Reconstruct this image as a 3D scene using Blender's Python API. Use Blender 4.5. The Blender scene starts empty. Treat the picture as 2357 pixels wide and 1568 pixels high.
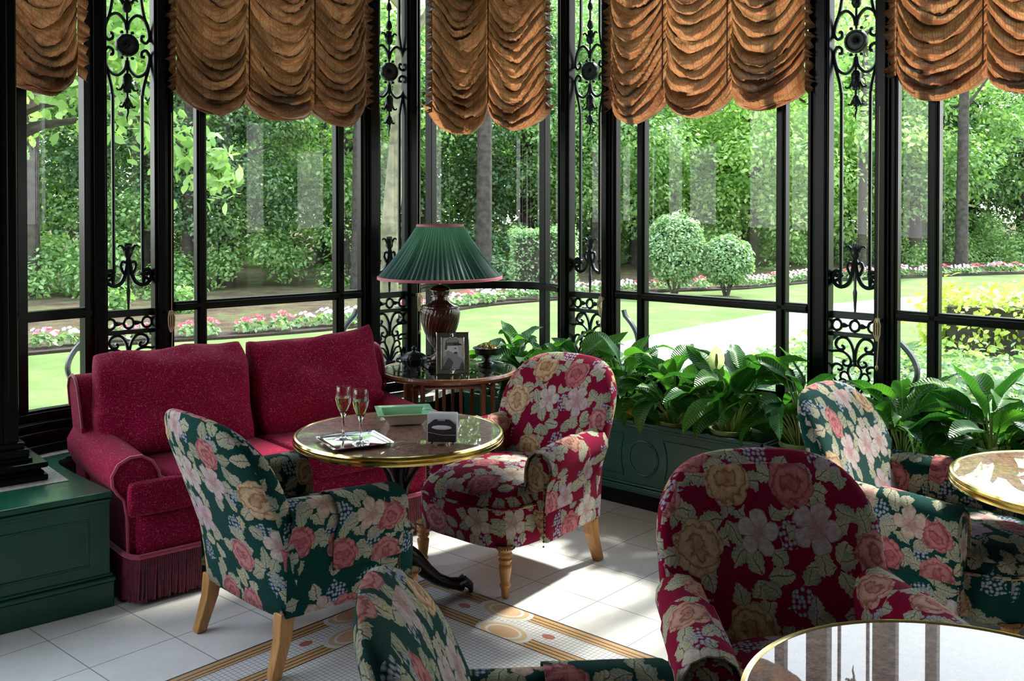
import bpy, math, random
import numpy as np
from mathutils import Vector, Matrix
from mathutils.noise import noise as pnoise

D = bpy.data
SC = bpy.context.scene
COL = SC.collection
PI = math.pi
sin, cos, rad = math.sin, math.cos, math.radians

# ------------------------------------------------------------ camera, sky, sun, exposure
cd = D.cameras.new('camera'); cam = D.objects.new('camera', cd); COL.objects.link(cam)
cam.location = (0, 0, 1.48); cam.rotation_euler = (rad(90 - 0.8), 0, 0)
cd.sensor_width = 36; cd.lens = 2284 / 2357 * 36; cd.shift_y = -282.1 / 2357
cd.clip_start = 0.05; cd.clip_end = 300
SC.camera = cam

W = D.worlds.new('sky'); SC.world = W; W.use_nodes = True
wn = W.node_tree; wn.nodes.clear()
_o = wn.nodes.new('ShaderNodeOutputWorld'); _b = wn.nodes.new('ShaderNodeBackground')
_g = wn.nodes.new('ShaderNodeNewGeometry'); _s = wn.nodes.new('ShaderNodeSeparateXYZ')
_r = wn.nodes.new('ShaderNodeValToRGB')
_r.color_ramp.elements[0].position = 0.0; _r.color_ramp.elements[0].color = (1.0, 1.0, 0.97, 1)
_r.color_ramp.elements[1].position = 0.8; _r.color_ramp.elements[1].color = (0.66, 0.80, 1.0, 1)
_m = wn.nodes.new('ShaderNodeMath'); _m.operation = 'MULTIPLY'; _m.inputs[1].default_value = -1
wn.links.new(_g.outputs['Incoming'], _s.inputs[0]); wn.links.new(_s.outputs['Z'], _m.inputs[0])
wn.links.new(_m.outputs[0], _r.inputs[0]); wn.links.new(_r.outputs[0], _b.inputs[0])
_b.inputs[1].default_value = 4.2
wn.links.new(_b.outputs[0], _o.inputs[0])

sd = D.lights.new('sun', 'SUN'); sd.energy = 9.0; sd.angle = rad(5); sd.color = (1.0, 0.95, 0.85)
sun = D.objects.new('sun', sd); COL.objects.link(sun)
_sv = Vector((0.62, 0.60, 0.98)).normalized()
sun.rotation_euler = _sv.to_track_quat('Z', 'Y').to_euler(); sun.location = (8, 8, 14)

SC.view_settings.view_transform = 'Standard'; SC.view_settings.look = 'None'
SC.view_settings.exposure = 0.30; SC.view_settings.gamma = 1.0; SC.view_settings.use_curve_mapping = False
SC.cycles.max_bounces = 8; SC.cycles.diffuse_bounces = 4; SC.cycles.glossy_bounces = 4
SC.cycles.transmission_bounces = 8; SC.cycles.transparent_max_bounces = 12
SC.cycles.caustics_reflective = False; SC.cycles.caustics_refractive = False
SC.cycles.sample_clamp_indirect = 6.0

# ------------------------------------------------------------ helpers
def V(*a): return Vector(a)

def tag(o, label=None, cat=None, group=None, kind=None):
    if label: o['label'] = label
    if cat: o['category'] = cat
    if group: o['group'] = group
    if kind: o['kind'] = kind
    return o

def empty(name, loc=(0, 0, 0), rz=0, label=None, cat=None, group=None, kind=None):
    o = D.objects.new(name, None); COL.objects.link(o)
    o.location = loc; o.rotation_euler = (0, 0, rz); o.empty_display_size = 0.1
    return tag(o, label, cat, group, kind)

def copy_tree(o, parent=None):
    c = o.copy(); COL.objects.link(c)
    if parent is not None: c.parent = parent
    for ch in o.children: copy_tree(ch, c)
    return c

class MB:
    def __init__(s): s.v = []; s.f = []; s.u = []; s.m = []
    def vert(s, p): s.v.append((p[0], p[1], p[2])); return len(s.v) - 1
    def face(s, ids, uv=None, m=0): s.f.append(tuple(ids)); s.u.append(uv); s.m.append(m)
    def poly(s, pts, m=0): s.face([s.vert(p) for p in pts], None, m)
    def grid(s, P, cu=False, cv=False, m=0, uv=True, cap0=False, cap1=False):
        # rows P[i][j]; cu closes along j, cv closes along i
        nr, nc = len(P), len(P[0]); ids = [[s.vert(p) for p in r] for r in P]
        if uv:
            mr = P[nr // 2]; U = [0.0]
            for j in range(nc): U.append(U[-1] + (Vector(mr[(j + 1) % nc]) - Vector(mr[j])).length)
            Vv = [0.0]; mc = nc // 2
            for i in range(nr): Vv.append(Vv[-1] + (Vector(P[(i + 1) % nr][mc]) - Vector(P[i][mc])).length)
        for i in range(nr if cv else nr - 1):
            for j in range(nc if cu else nc - 1):
                a, b = (i + 1) % nr, (j + 1) % nc
                q = [(U[j], Vv[i]), (U[j + 1], Vv[i]), (U[j + 1], Vv[i + 1]), (U[j], Vv[i + 1])] if uv else None
                s.face((ids[i][j], ids[i][b], ids[a][b], ids[a][j]), q, m)
        if cap0: s.face(ids[0][::-1], None, m)
        if cap1: s.face(ids[-1], None, m)
        return ids
    def box(s, x0, x1, y0, y1, z0, z1, m=0):
        i = [s.vert(p) for p in ((x0, y0, z0), (x1, y0, z0), (x1, y1, z0), (x0, y1, z0), (x0, y0, z1), (x1, y0, z1), (x1, y1, z1), (x0, y1, z1))]
        for q in ((0, 3, 2, 1), (4, 5, 6, 7), (0, 1, 5, 4), (1, 2, 6, 5), (2, 3, 7, 6), (3, 0, 4, 7)): s.face([i[k] for k in q], None, m)
        return s
    def tube(s, pts, r=0.01, n=6, closed=False, m=0, flat=None):
        pts = [Vector(p) for p in pts]; N = len(pts); rows = []
        prev = None
        for i, p in enumerate(pts):
            if closed: t = pts[(i + 1) % N] - pts[i - 1]
            else: t = pts[min(i + 1, N - 1)] - pts[max(i - 1, 0)]
            t = t.normalized() if t.length > 1e-9 else Vector((0, 0, 1))
            if prev is None:
                a = Vector((0, 1, 0)) if abs(t.y) < 0.9 else Vector((1, 0, 0))
                a = (a - t * a.dot(t)).normalized()
            else:
                a = (prev - t * prev.dot(t)).normalized()
            prev = a; b = t.cross(a)
            rr = r[i] if isinstance(r, (list, tuple)) else r
            fa = flat if flat else 1.0
            rows.append([p + (a * cos(2 * PI * k / n) * fa + b * sin(2 * PI * k / n)) * rr for k in range(n)])
        s.grid(rows, cu=True, cv=closed, m=m, cap0=not closed, cap1=not closed)
        return s
    def lathe(s, prof, n=24, c=(0, 0, 0), m=0, fn=None):
        rows = []
        for (r, z) in prof:
            row = []
            for k in range(n):
                a = 2 * PI * k / n
                rr = r * (fn(a, z) if fn else 1)
                row.append((c[0] + rr * cos(a), c[1] + rr * sin(a), c[2] + z))
            rows.append(row)
        s.grid(rows, cu=True, m=m, cap0=prof[0][0] > 1e-4, cap1=prof[-1][0] > 1e-4)
        return s
    def prism(s, poly, z0, z1, m=0):
        a = [s.vert((p[0], p[1], z0)) for p in poly]; b = [s.vert((p[0], p[1], z1)) for p in poly]; n = len(poly)
        s.face(a[::-1], None, m); s.face(b, None, m)
        for i in range(n): s.face((a[i], a[(i + 1) % n], b[(i + 1) % n], b[i]), None, m)
        return s
    def ball(s, c, r, n=8, sq=(1, 1, 1), m=0):
        rows = []
        h = max(4, n // 2)
        for i in range(1, h):
            t = PI * i / h
            rows.append([(c[0] + r * sq[0] * sin(t) * cos(2 * PI * k / n), c[1] + r * sq[1] * sin(t) * sin(2 * PI * k / n), c[2] - r * sq[2] * cos(t)) for k in range(n)])
        s.grid(rows, cu=True, m=m, cap0=True, cap1=True)
        return s
    def xform(s, M, start=0):
        for i in range(start, len(s.v)):
            p = M @ Vector(s.v[i]); s.v[i] = (p.x, p.y, p.z)
    def build(s, name, mat, parent=None, smooth=True, bevel=0, loc=None, rz=None, angle=38, recalc=True):
        me = D.meshes.new(name); me.from_pydata(s.v, [], s.f)
        mats = mat if isinstance(mat, (list, tuple)) else [mat]
        for x in mats: me.materials.append(x)
        me.polygons.foreach_set('material_index', s.m)
        me.polygons.foreach_set('use_smooth', [smooth] * len(s.f))
        ul = me.uv_layers.new(name='UVMap')
        me.update()
        co = []
        for p, uv in zip(me.polygons, s.u):
            if uv is None:
                n = p.normal; ax = max(range(3), key=lambda k: abs(n[k]))
                a, b = ((1, 2), (0, 2), (0, 1))[ax]
                for vi in p.vertices: co += [s.v[vi][a] + 0.37 * ax, s.v[vi][b]]
            else:
                for q in uv: co += [q[0], q[1]]
        ul.data.foreach_set('uv', co)
        if recalc:
            import bmesh
            bm = bmesh.new(); bm.from_mesh(me); bmesh.ops.recalc_face_normals(bm, faces=bm.faces)
            if smooth:
                lim = rad(angle)
                for e in bm.edges:
                    if len(e.link_faces) == 2 and e.calc_face_angle(0) > lim: e.smooth = False
            bm.to_mesh(me); bm.free()
        o = D.objects.new(name, me); COL.objects.link(o)
        if parent is not None: o.parent = parent
        if loc is not None: o.location = loc
        if rz is not None: o.rotation_euler = (0, 0, rz)
        if bevel:
            md = o.modifiers.new('edge', 'BEVEL'); md.width = bevel; md.segments = 2; md.limit_method = 'ANGLE'; md.angle_limit = rad(40)
        return o

# ------------------------------------------------------------ node expressions
class X:
    def __init__(s, nt, sock): s.nt = nt; s.s = sock
    def op(s, o, b=None, c=None, rev=False):
        n = s.nt.nodes.new('ShaderNodeMath'); n.operation = o
        a_ = [s, b, c]
        if rev: a_ = [b, s, c]
        for i, q in enumerate(a_):
            if q is None: continue
            if isinstance(q, X): s.nt.links.new(q.s, n.inputs[i])
            else: n.inputs[i].default_value = q
        return X(s.nt, n.outputs[0])
    def __add__(s, b): return s.op('ADD', b)
    __radd__ = __add__
    def __sub__(s, b): return s.op('SUBTRACT', b)
    def __rsub__(s, b): return s.op('SUBTRACT', b, rev=True)
    def __mul__(s, b): return s.op('MULTIPLY', b)
    __rmul__ = __mul__
    def __truediv__(s, b): return s.op('DIVIDE', b)
    def __neg__(s): return s * -1.0
    def lt(s, b): return s.op('LESS_THAN', b)
    def gt(s, b): return s.op('GREATER_THAN', b)
    def abs(s): return s.op('ABSOLUTE')
    def sin(s): return s.op('SINE')
    def cos(s): return s.op('COSINE')
    def pow(s, b): return s.op('POWER', b)
    def sqrt(s): return s.op('SQRT')
    def frac(s): return s.op('FRACT')
    def mx(s, b): return s.op('MAXIMUM', b)
    def mn(s, b): return s.op('MINIMUM', b)
    def clamp(s):
        n = s.nt.nodes.new('ShaderNodeClamp'); s.nt.links.new(s.s, n.inputs[0]); return X(s.nt, n.outputs[0])
    def sm(s, a, b):   # smooth step
        n = s.nt.nodes.new('ShaderNodeMapRange'); n.interpolation_type = 'SMOOTHSTEP'
        s.nt.links.new(s.s, n.inputs[0]); n.inputs[1].default_value = a; n.inputs[2].default_value = b
        return X(s.nt, n.outputs[0])

class NB:
    def __init__(s, name):
        s.mat = D.materials.new(name); s.mat.use_nodes = True; s.nt = s.mat.node_tree; s.nt.nodes.clear()
        s.out = s.nt.nodes.new('ShaderNodeOutputMaterial')
    def new(s, t): return s.nt.nodes.new(t)
    def lk(s, a, b):
        s.nt.links.new(a.s if isinstance(a, X) else a, b)
    def put(s, sock, val):
        if isinstance(val, X): s.nt.links.new(val.s, sock)
        elif hasattr(val, 'is_output'): s.nt.links.new(val, sock)
        elif isinstance(val, (tuple, list)) and len(val) == 3 and sock.type == 'RGBA': sock.default_value = (*val, 1)
        else: sock.default_value = val
    def uv(s): return s.new('ShaderNodeTexCoord').outputs['UV']
    def obj(s): return s.new('ShaderNodeTexCoord').outputs['Object']
    def geo(s, k='Position'): return s.new('ShaderNodeNewGeometry').outputs[k]
    def sep(s, v):
        n = s.new('ShaderNodeSeparateXYZ'); s.lk(v, n.inputs[0]); return [X(s.nt, n.outputs[i]) for i in range(3)]
    def sepc(s, v):
        n = s.new('ShaderNodeSeparateColor'); s.lk(v, n.inputs[0]); return [X(s.nt, n.outputs[i]) for i in range(3)]
    def comb(s, x, y, z=0.0):
        n = s.new('ShaderNodeCombineXYZ')
        for i, q in enumerate((x, y, z)): s.put(n.inputs[i], q)
        return n.outputs[0]
    def vm(s, op, a, b=None, sc=None):
        n = s.new('ShaderNodeVectorMath'); n.operation = op; s.lk(a, n.inputs[0])
        if b is not None:
            if isinstance(b, (tuple, list)): n.inputs[1].default_value = b
            else: s.lk(b, n.inputs[1])
        if sc is not None: n.inputs['Scale'].default_value = sc
        return n.outputs[0]
    def noise(s, v, scale, detail=2, rough=0.5, dim='3D', col=False):
        n = s.new('ShaderNodeTexNoise'); n.noise_dimensions = dim
        if v is not None: s.lk(v, n.inputs['Vector'])
        n.inputs['Scale'].default_value = scale; n.inputs['Detail'].default_value = detail; n.inputs['Roughness'].default_value = rough
        return n.outputs['Color'] if col else X(s.nt, n.outputs[0])
    def vor(s, v, scale=1.0, rnd=1.0, dim='2D', feat='F1'):
        n = s.new('ShaderNodeTexVoronoi'); n.voronoi_dimensions = dim; n.feature = feat
        s.lk(v, n.inputs['Vector']); n.inputs['Scale'].default_value = scale; n.inputs['Randomness'].default_value = rnd
        return n
    def mix(s, f, a, b, mode='MIX'):
        n = s.new('ShaderNodeMix'); n.data_type = 'RGBA'; n.blend_type = mode
        s.put(n.inputs[0], f); s.put(n.inputs[6], a); s.put(n.inputs[7], b)
        return n.outputs[2]
    def ramp(s, f, stops):
        n = s.new('ShaderNodeValToRGB'); s.lk(f, n.inputs[0]); e = n.color_ramp.elements
        while len(e) < len(stops): e.new(0.5)
        for q, (p, c) in zip(e, stops): q.position = p; q.color = (*c, 1)
        return n.outputs[0]
    def bump(s, h, strength=0.3, dist=0.002):
        n = s.new('ShaderNodeBump'); s.lk(h, n.inputs['Height']); n.inputs['Strength'].default_value = strength; n.inputs['Distance'].default_value = dist
        return n.outputs[0]
    def pbr(s, color, rough=0.5, metal=0.0, normal=None, coat=0, sheen=0, trans=0, spec=0.5, emit=None, es=0, ior=1.45, link=True, coat_rough=0.03):
        n = s.new('ShaderNodeBsdfPrincipled')
        s.put(n.inputs['Base Color'], color); s.put(n.inputs['Roughness'], rough); s.put(n.inputs['Metallic'], metal)
        n.inputs['Coat Weight'].default_value = coat; n.inputs['Coat Roughness'].default_value = coat_rough
        n.inputs['Sheen Weight'].default_value = sheen
        n.inputs['Transmission Weight'].default_value = trans; n.inputs['Specular IOR Level'].default_value = spec; n.inputs['IOR'].default_value = ior
        if normal is not None: s.lk(normal, n.inputs['Normal'])
        if emit: n.inputs['Emission Color'].default_value = (*emit, 1); n.inputs['Emission Strength'].default_value = es
        if link: s.lk(n.outputs[0], s.out.inputs[0])
        return n.outputs[0]

def simple(name, col, rough=0.5, metal=0, coat=0, var=0.0, vs=20, bump=0, bs=60, **k):
    b = NB(name); c = col; nrm = None
    o = b.obj()
    if var:
        n = b.noise(o, vs, 4)
        c = b.mix(n.sm(0.3, 0.7), tuple(x * (1 - var) for x in col), tuple(min(1, x * (1 + var)) for x in col))
    if bump: nrm = b.bump(b.noise(o, bs, 3), bump, 0.003)
    b.pbr(c, rough, metal, nrm, coat, **k)
    return b.mat

# ------------------------------------------------------------ materials
def floral(name, base, base2, off):
    b = NB(name); nt = b.nt
    uv0 = b.vm('ADD', b.uv(), (off, off * 0.7, 0))
    nz = b.vm('SUBTRACT', b.noise(uv0, 38, 2, dim='2D', col=True), (0.5, 0.5, 0.5))
    w = b.vm('ADD', uv0, b.vm('SCALE', nz, sc=0.016))
    fine = b.noise(uv0, 300, 1, dim='2D')
    grain = b.noise(uv0, 70, 3, dim='2D')
    bg = b.mix(grain, base, base2)
    st = {'c': bg}
    def cell(scale, ox, oy, rnd):
        sc = b.vm('ADD', b.vm('SCALE', w, sc=scale), (ox, oy, 0))
        v = b.vor(sc, 1.0, rnd)
        d = b.vm('SCALE', b.vm('SUBTRACT', sc, v.outputs['Position']), sc=1.0 / scale)
        x, y, _ = b.sep(d); r, g, bl = b.sepc(v.outputs['Color'])
        rho = (x * x + y * y).sqrt(); th = y.op('ARCTAN2', x) + r * 6.2832
        return rho, th, r, g, bl
    def over(mask, col): st['c'] = b.mix(mask, st['c'], col)
    def leaves(rho, th, k, c0, hl, hw, sel, gate=None):
        seg = 2 * PI / k
        tf = ((th / seg).frac() - 0.5) * seg
        lx = rho * tf.cos(); ly = (rho * tf.sin()).abs()
        t = (lx - c0) / hl
        ser = ((lx * 520.0).sin() * 0.09 + 1.0)
        wd = (1.0 - t * t).mx(0.0) * hw * ser * (1.15 - t * 0.3)
        m = ly.lt(wd)
        if gate is not None: m = m * gate
        vein = ly.lt(0.0013).mx(((lx - ly * 0.8) * 620.0).sin().gt(0.72) * 0.5)
        c1 = b.ramp(sel, [(0.0, (0.25, 0.30, 0.20)), (0.3, (0.44, 0.46, 0.33)), (0.55, (0.52, 0.46, 0.28)), (0.8, (0.30, 0.36, 0.27)), (1.0, (0.60, 0.50, 0.40))])
        c2 = b.mix(ly / hw, b.mix(0.5, c1, (0.72, 0.66, 0.52)), c1)
        over(m, b.mix(vein, c2, (0.16, 0.15, 0.10)))
    # sprays of leaves
    rho, th, r, g, bl = cell(7.2, 3.3, 1.7, 0.75)
    leaves(rho, th, 3.0, 0.044, 0.038, 0.018, g, bl.gt(0.22))
    # blue grey berry clusters
    rho, th, r, g, bl = cell(6.9, 9.1, 5.3, 0.7)
    fv = b.vor(b.vm('ADD', uv0, (1.3, 2.7, 0)), 78.0, 0.55)
    fd = X(nt, fv.outputs['Distance'])
    cl = rho.lt(0.034) + (rho * ((th * 1.5).cos().abs() + 0.7)).lt(0.034)
    cm = cl.mn(1.0) * fd.lt(0.44) * g.gt(0.3)
    over(cm, b.mix(fd.sm(0.05, 0.42), (0.52, 0.54, 0.60), (0.22, 0.25, 0.36)))
    # flowers, each with its own leaves behind
    rho, th, r, g, bl = cell(5.9, 0.4, 7.9, 0.62)
    leaves(rho, th + 0.7, 4.0, 0.078, 0.030, 0.019, bl)
    R0 = 0.053 + bl * 0.016
    q = rho / R0
    isrose = g.lt(0.5)
    pet5 = (th * 2.5).cos().abs()
    pet4 = (th * 3.5 + 0.6).cos().abs()
    orose = 0.86 + pet4.pow(0.6) * 0.14
    obl = 0.60 + pet5.pow(0.55) * 0.42
    outline = isrose * orose + (1.0 - isrose) * obl
    mask = q.lt(outline) * r.lt(0.88)
    # rose shading
    sw = (q * 15.0 + (th * 2.0 + q * 4.0).sin() * 1.5 + grain * 6.0).sin()
    light = b.ramp(g, [(0.0, (0.72, 0.34, 0.32)), (0.17, (0.66, 0.22, 0.24)), (0.26, (0.74, 0.36, 0.36)), (0.30, (0.78, 0.55, 0.30)), (0.5, (0.80, 0.58, 0.36))])
    deep = b.ramp(g, [(0.0, (0.46, 0.09, 0.12)), (0.26, (0.42, 0.07, 0.10)), (0.30, (0.52, 0.24, 0.07)), (0.5, (0.50, 0.25, 0.13))])
    rc = b.mix(sw.sm(-0.2, 0.9) * 0.62, light, deep)
    rc = b.mix((1.0 - q).sm(0.55, 1.0) * 0.7, rc, deep)
    # blossom shading
    streak = ((th * 21.0).sin() * 0.5 + 0.5)
    edge = pet5.lt(0.16) * q.gt(0.2)
    bl1 = b.ramp(g, [(0.5, (0.74, 0.66, 0.58)), (0.68, (0.78, 0.72, 0.64)), (0.8, (0.68, 0.54, 0.56)), (0.9, (0.56, 0.46, 0.56)), (1.0, (0.80, 0.62, 0.48))])
    bc = b.mix(((1.0 - q).sm(0.35, 0.95) * (streak * 0.7 + 0.3)).clamp(), bl1, (0.50, 0.20, 0.18))
    bc = b.mix((edge * 0.55 + streak * q.sm(0.3, 0.9) * 0.16).clamp(), bc, (0.36, 0.27, 0.26))
    fc = b.mix(isrose, bc, rc)
    rim_ = (outline - q).lt(0.055) * 0.45
    petal_line = (sw.gt(0.86) * isrose * 0.45).mx(rim_)
    fc = b.mix(petal_line, fc, (0.16, 0.06, 0.06))
    fc = b.mix(1.0, fc, b.ramp(grain, [(0.3, (0.72, 0.70, 0.70)), (0.7, (1.0, 1.0, 1.0))]), 'MULTIPLY')
    over(mask, fc)
    # woven thread tone
    x, y, _ = b.sep(uv0)
    rib = (x * 2600.0).sin() * 0.5 + 0.5
    tone = (fine * 0.40 + rib * 0.24 + 0.42)
    col = b.mix(1.0, st['c'], b.comb(tone, tone, tone), 'MULTIPLY')
    nrm = b.bump(fine + rib * 0.4, 0.35, 0.0015)
    b.pbr(col, 0.92, 0, nrm, sheen=0.03, spec=0.08)
    return b.mat

M = {}
M['teal_floral'] = floral('teal_rose_tapestry', (0.004, 0.046, 0.040), (0.008, 0.070, 0.060), 0.0)
M['red_floral'] = floral('crimson_rose_tapestry', (0.20, 0.002, 0.028), (0.28, 0.005, 0.045), 3.1)

def sofa_mat():
    b = NB('crimson_scroll_velvet')
    u = b.uv()
    n1 = b.noise(u, 95, 1.5, dim='2D'); n2 = b.noise(b.vm('ADD', u, (5, 3, 0)), 120, 1, dim='2D')
    line = ((n1 - 0.5).abs().lt(0.022)) * n2.gt(0.42)
    g = b.noise(u, 14, 4, dim='2D')
    c = b.mix(g, (0.20, 0.001, 0.022), (0.29, 0.003, 0.042))
    c = b.mix(line * 0.38, c, (0.66, 0.20, 0.28))
    b.pbr(c, 0.75, 0, b.bump(n1, 0.25, 0.001), sheen=0.06, spec=0.06)
    return b.mat
M['sofa'] = sofa_mat()
M['sofa_cord'] = simple('crimson_cord', (0.42, 0.03, 0.09), 0.7, sheen=0.6)
M['fringe'] = simple('crimson_fringe', (0.14, 0.006, 0.03), 0.8, var=0.4, vs=60, sheen=0.4)
M['black'] = simple('black_gloss_paint', (0.004, 0.005, 0.0045), 0.27, coat=0.0, bump=0.05, bs=30, spec=0.2)
M['iron'] = simple('dark_green_black_iron', (0.020, 0.032, 0.030), 0.34, 0.2, bump=0.2, bs=120)
M['cast'] = simple('black_cast_iron', (0.006, 0.006, 0.006), 0.3, 0.1, bump=0.25, bs=90)
M['green'] = simple('green_gloss_paint', (0.008, 0.085, 0.044), 0.26, coat=0.12, var=0.12, vs=5, bump=0.04, bs=40)
M['planter'] = simple('teal_green_paint', (0.010, 0.070, 0.052), 0.36, coat=0.08, var=0.1, vs=6, bump=0.05, bs=50)
M['stone'] = simple('pale_stone', (0.42, 0.39, 0.34), 0.55, var=0.25, vs=90)
M['brass'] = simple('polished_brass', (0.78, 0.62, 0.24), 0.16, 1.0)
M['old_brass'] = simple('aged_brass', (0.45, 0.36, 0.20), 0.35, 0.9)
M['silver'] = simple('polished_silver', (0.80, 0.81, 0.84), 0.10, 1.0)
M['dark_silver'] = simple('tarnished_silver', (0.10, 0.09, 0.10), 0.25, 0.8, bump=0.3, bs=200)
M['pewter'] = simple('olive_pewter', (0.42, 0.42, 0.34), 0.22, 0.9)
M['nail'] = simple('bronze_nails', (0.20, 0.13, 0.08), 0.35, 0.8)
M['porcelain'] = simple('white_porcelain', (0.78, 0.78, 0.80), 0.15, coat=0.4)
M['celadon'] = simple('pale_green_glaze', (0.30, 0.62, 0.38), 0.12, coat=0.5)
M['ashtray_glaze'] = simple('amber_glaze', (0.50, 0.42, 0.16), 0.1, coat=0.5)
M['paper'] = simple('white_paper', (0.80, 0.80, 0.82), 0.8)
M['wall'] = simple('cream_plaster', (0.30, 0.27, 0.22), 0.8, var=0.05, vs=3)
M['ceiling'] = simple('dim_ceiling', (0.22, 0.20, 0.17), 0.85)
M['rope'] = simple('cream_cord', (0.66, 0.52, 0.32), 0.8)
M['urn'] = simple('oxblood_glazed_ceramic', (0.055, 0.016, 0.010), 0.14, coat=0.6)
M['plinth'] = simple('dark_plum_wood', (0.05, 0.022, 0.03), 0.3, coat=0.3)
M['trim_pink'] = simple('dusty_rose_braid', (0.50, 0.14, 0.17), 0.7)

def wood(name, a, c, rough=0.4, sx=6, coat=0.2):
    b = NB(name); o = b.obj()
    x, y, z = b.sep(o)
    v = b.comb(x * 60.0, y * 60.0, z * float(sx))
    n = b.noise(v, 1.0, 5, 0.6)
    b.pbr(b.mix(n.sm(0.3, 0.7), a, c), rough, 0, b.bump(n, 0.15, 0.001), coat)
    return b.mat
M['leg_wood'] = wood('honey_oak', (0.36, 0.16, 0.045), (0.54, 0.27, 0.085))
M['rattan'] = wood('reddish_brown_wood', (0.13, 0.045, 0.020), (0.22, 0.085, 0.035), 0.3, 8, 0.5)

def granite():
    b = NB('brown_speckled_granite'); o = b.obj()
    n = b.noise(o, 55, 6, 0.75); s = b.noise(o, 210, 2, 0.6)
    c = b.ramp(n, [(0.34, (0.06, 0.028, 0.02)), (0.48, (0.24, 0.115, 0.075)), (0.60, (0.38, 0.20, 0.135)), (0.72, (0.52, 0.36, 0.29))])
    c = b.mix(s.gt(0.64) * 0.7, c, (0.42, 0.36, 0.34))
    c = b.mix(s.lt(0.36) * 0.7, c, (0.02, 0.012, 0.01))
    b.pbr(c, 0.3, 0, None, coat=1.0, spec=0.1, coat_rough=0.015)
    for n_ in b.nt.nodes:
        if n_.type == 'BSDF_PRINCIPLED': n_.inputs['Coat IOR'].default_value = 1.75
    return b.mat
M['granite'] = granite()

def pane_mat(name, tint, haze=0.0, ior=1.5):
    b = NB(name)
    t = b.new('ShaderNodeBsdfTransparent'); t.inputs[0].default_value = (*tint, 1)
    g = b.new('ShaderNodeBsdfGlossy'); g.inputs['Roughness'].default_value = 0.0
    f = b.new('ShaderNodeFresnel'); f.inputs[0].default_value = ior
    m = b.new('ShaderNodeMixShader')
    b.lk(X(b.nt, f.outputs[0]) * 0.85 , m.inputs[0]); b.lk(t.outputs[0], m.inputs[1]); b.lk(g.outputs[0], m.inputs[2])
    b.lk(m.outputs[0], b.out.inputs[0])
    return b.mat
M['glass'] = pane_mat('window_glass', (0.94, 0.97, 0.95))
M['table_glass'] = pane_mat('table_top_glass', (0.80, 0.92, 0.86))

def real_glass(name, col, rough=0.0, ior=1.45):
    b = NB(name); b.pbr(col, rough, 0, None, trans=1.0, ior=ior); return b.mat
M['crystal'] = real_glass('clear_glass', (1, 1, 1))
M['wine'] = real_glass('sparkling_wine', (0.97, 0.84, 0.34), ior=1.33)

def curtain_mat():
    b = NB('red_check_silk'); u = b.uv(); x, y, _ = b.sep(u)
    def lines(v, per, wd): return ((v / per).frac() - 0.5).abs().lt(wd)
    def lines2(v, per, wd, k): return (((v / per).frac() - k).abs()).lt(wd)
    red = (lines(x, 0.0120, 0.10).mx(lines(y, 0.0120, 0.10))) * 0.60
    red2 = lines2(x, 0.048, 0.06, 0.3).mx(lines2(y, 0.048, 0.06, 0.3)) * 0.55
    n = b.noise(u, 9, 3, dim='2D')
    base = b.mix(n, (0.50, 0.31, 0.16), (0.66, 0.46, 0.27))
    c = b.mix((red.mx(red2)).clamp(), base, (0.40, 0.075, 0.035))
    d = b.new('ShaderNodeBsdfPrincipled'); b.put(d.inputs['Base Color'], b.mix(1.0, c, (0.15, 0.14, 0.13), 'MULTIPLY')); d.inputs['Roughness'].default_value = 0.36; d.inputs['Sheen Weight'].default_value = 0.1
    t = b.new('ShaderNodeBsdfTranslucent'); b.lk(b.mix(1.0, c, (1.0, 0.76, 0.56), 'MULTIPLY'), t.inputs[0])
    m = b.new('ShaderNodeMixShader'); m.inputs[0].default_value = 0.32
    b.lk(d.outputs[0], m.inputs[1]); b.lk(t.outputs[0], m.inputs[2]); b.lk(m.outputs[0], b.out.inputs[0])
    return b.mat
M['curtain'] = curtain_mat()

def leafy(name, c0, c1, c2, trans=0.4, rough=0.45, veins=False):
    b = NB(name)
    ri = X(b.nt, b.geo('Random Per Island'))
    c = b.ramp(ri, [(0.0, c0), (0.5, c1), (1.0, c2)])
    nrm = None
    if veins:
        u = b.uv(); x, y, _ = b.sep(u); ax = x.abs()
        v = ((y - ax * 0.45) * 520.0).sin()
        c = b.mix(v.sm(0.2, 1.0) * 0.30, c, tuple(q * 0.4 for q in c0))
        c = b.mix(ax.lt(0.0016) * 0.5, c, tuple(min(1, q * 1.8) for q in c2))
        nrm = b.bump(v, 0.5, 0.0015)
    p = b.pbr(c, rough, 0, nrm, spec=0.4, link=False)
    t = b.new('ShaderNodeBsdfTranslucent'); b.lk(b.mix(1.0, c, (1.0, 1.18, 0.52), 'MULTIPLY'), t.inputs[0])
    m = b.new('ShaderNodeMixShader'); m.inputs[0].default_value = trans
    b.lk(p, m.inputs[1]); b.lk(t.outputs[0], m.inputs[2]); b.lk(m.outputs[0], b.out.inputs[0])
    return b.mat
M['lily'] = leafy('glossy_lily_leaf', (0.027, 0.115, 0.03), (0.047, 0.169, 0.034), (0.101, 0.27, 0.041), 0.42, 0.28, True)
M['stem'] = simple('pale_green_stem', (0.20, 0.28, 0.08), 0.5)
M['spathe'] = leafy('white_spathe', (0.80, 0.80, 0.66), (0.84, 0.84, 0.72), (0.86, 0.86, 0.76), 0.4)
M['yellow_leaf'] = leafy('yellow_leaf', (0.62, 0.36, 0.06), (0.66, 0.40, 0.07), (0.70, 0.44, 0.10), 0.35)
M['pot'] = simple('olive_plastic_pot', (0.16, 0.24, 0.07), 0.45)
M['soil'] = simple('dark_soil', (0.030, 0.020, 0.014), 0.95, var=0.5, vs=60, bump=0.8, bs=60)
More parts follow.
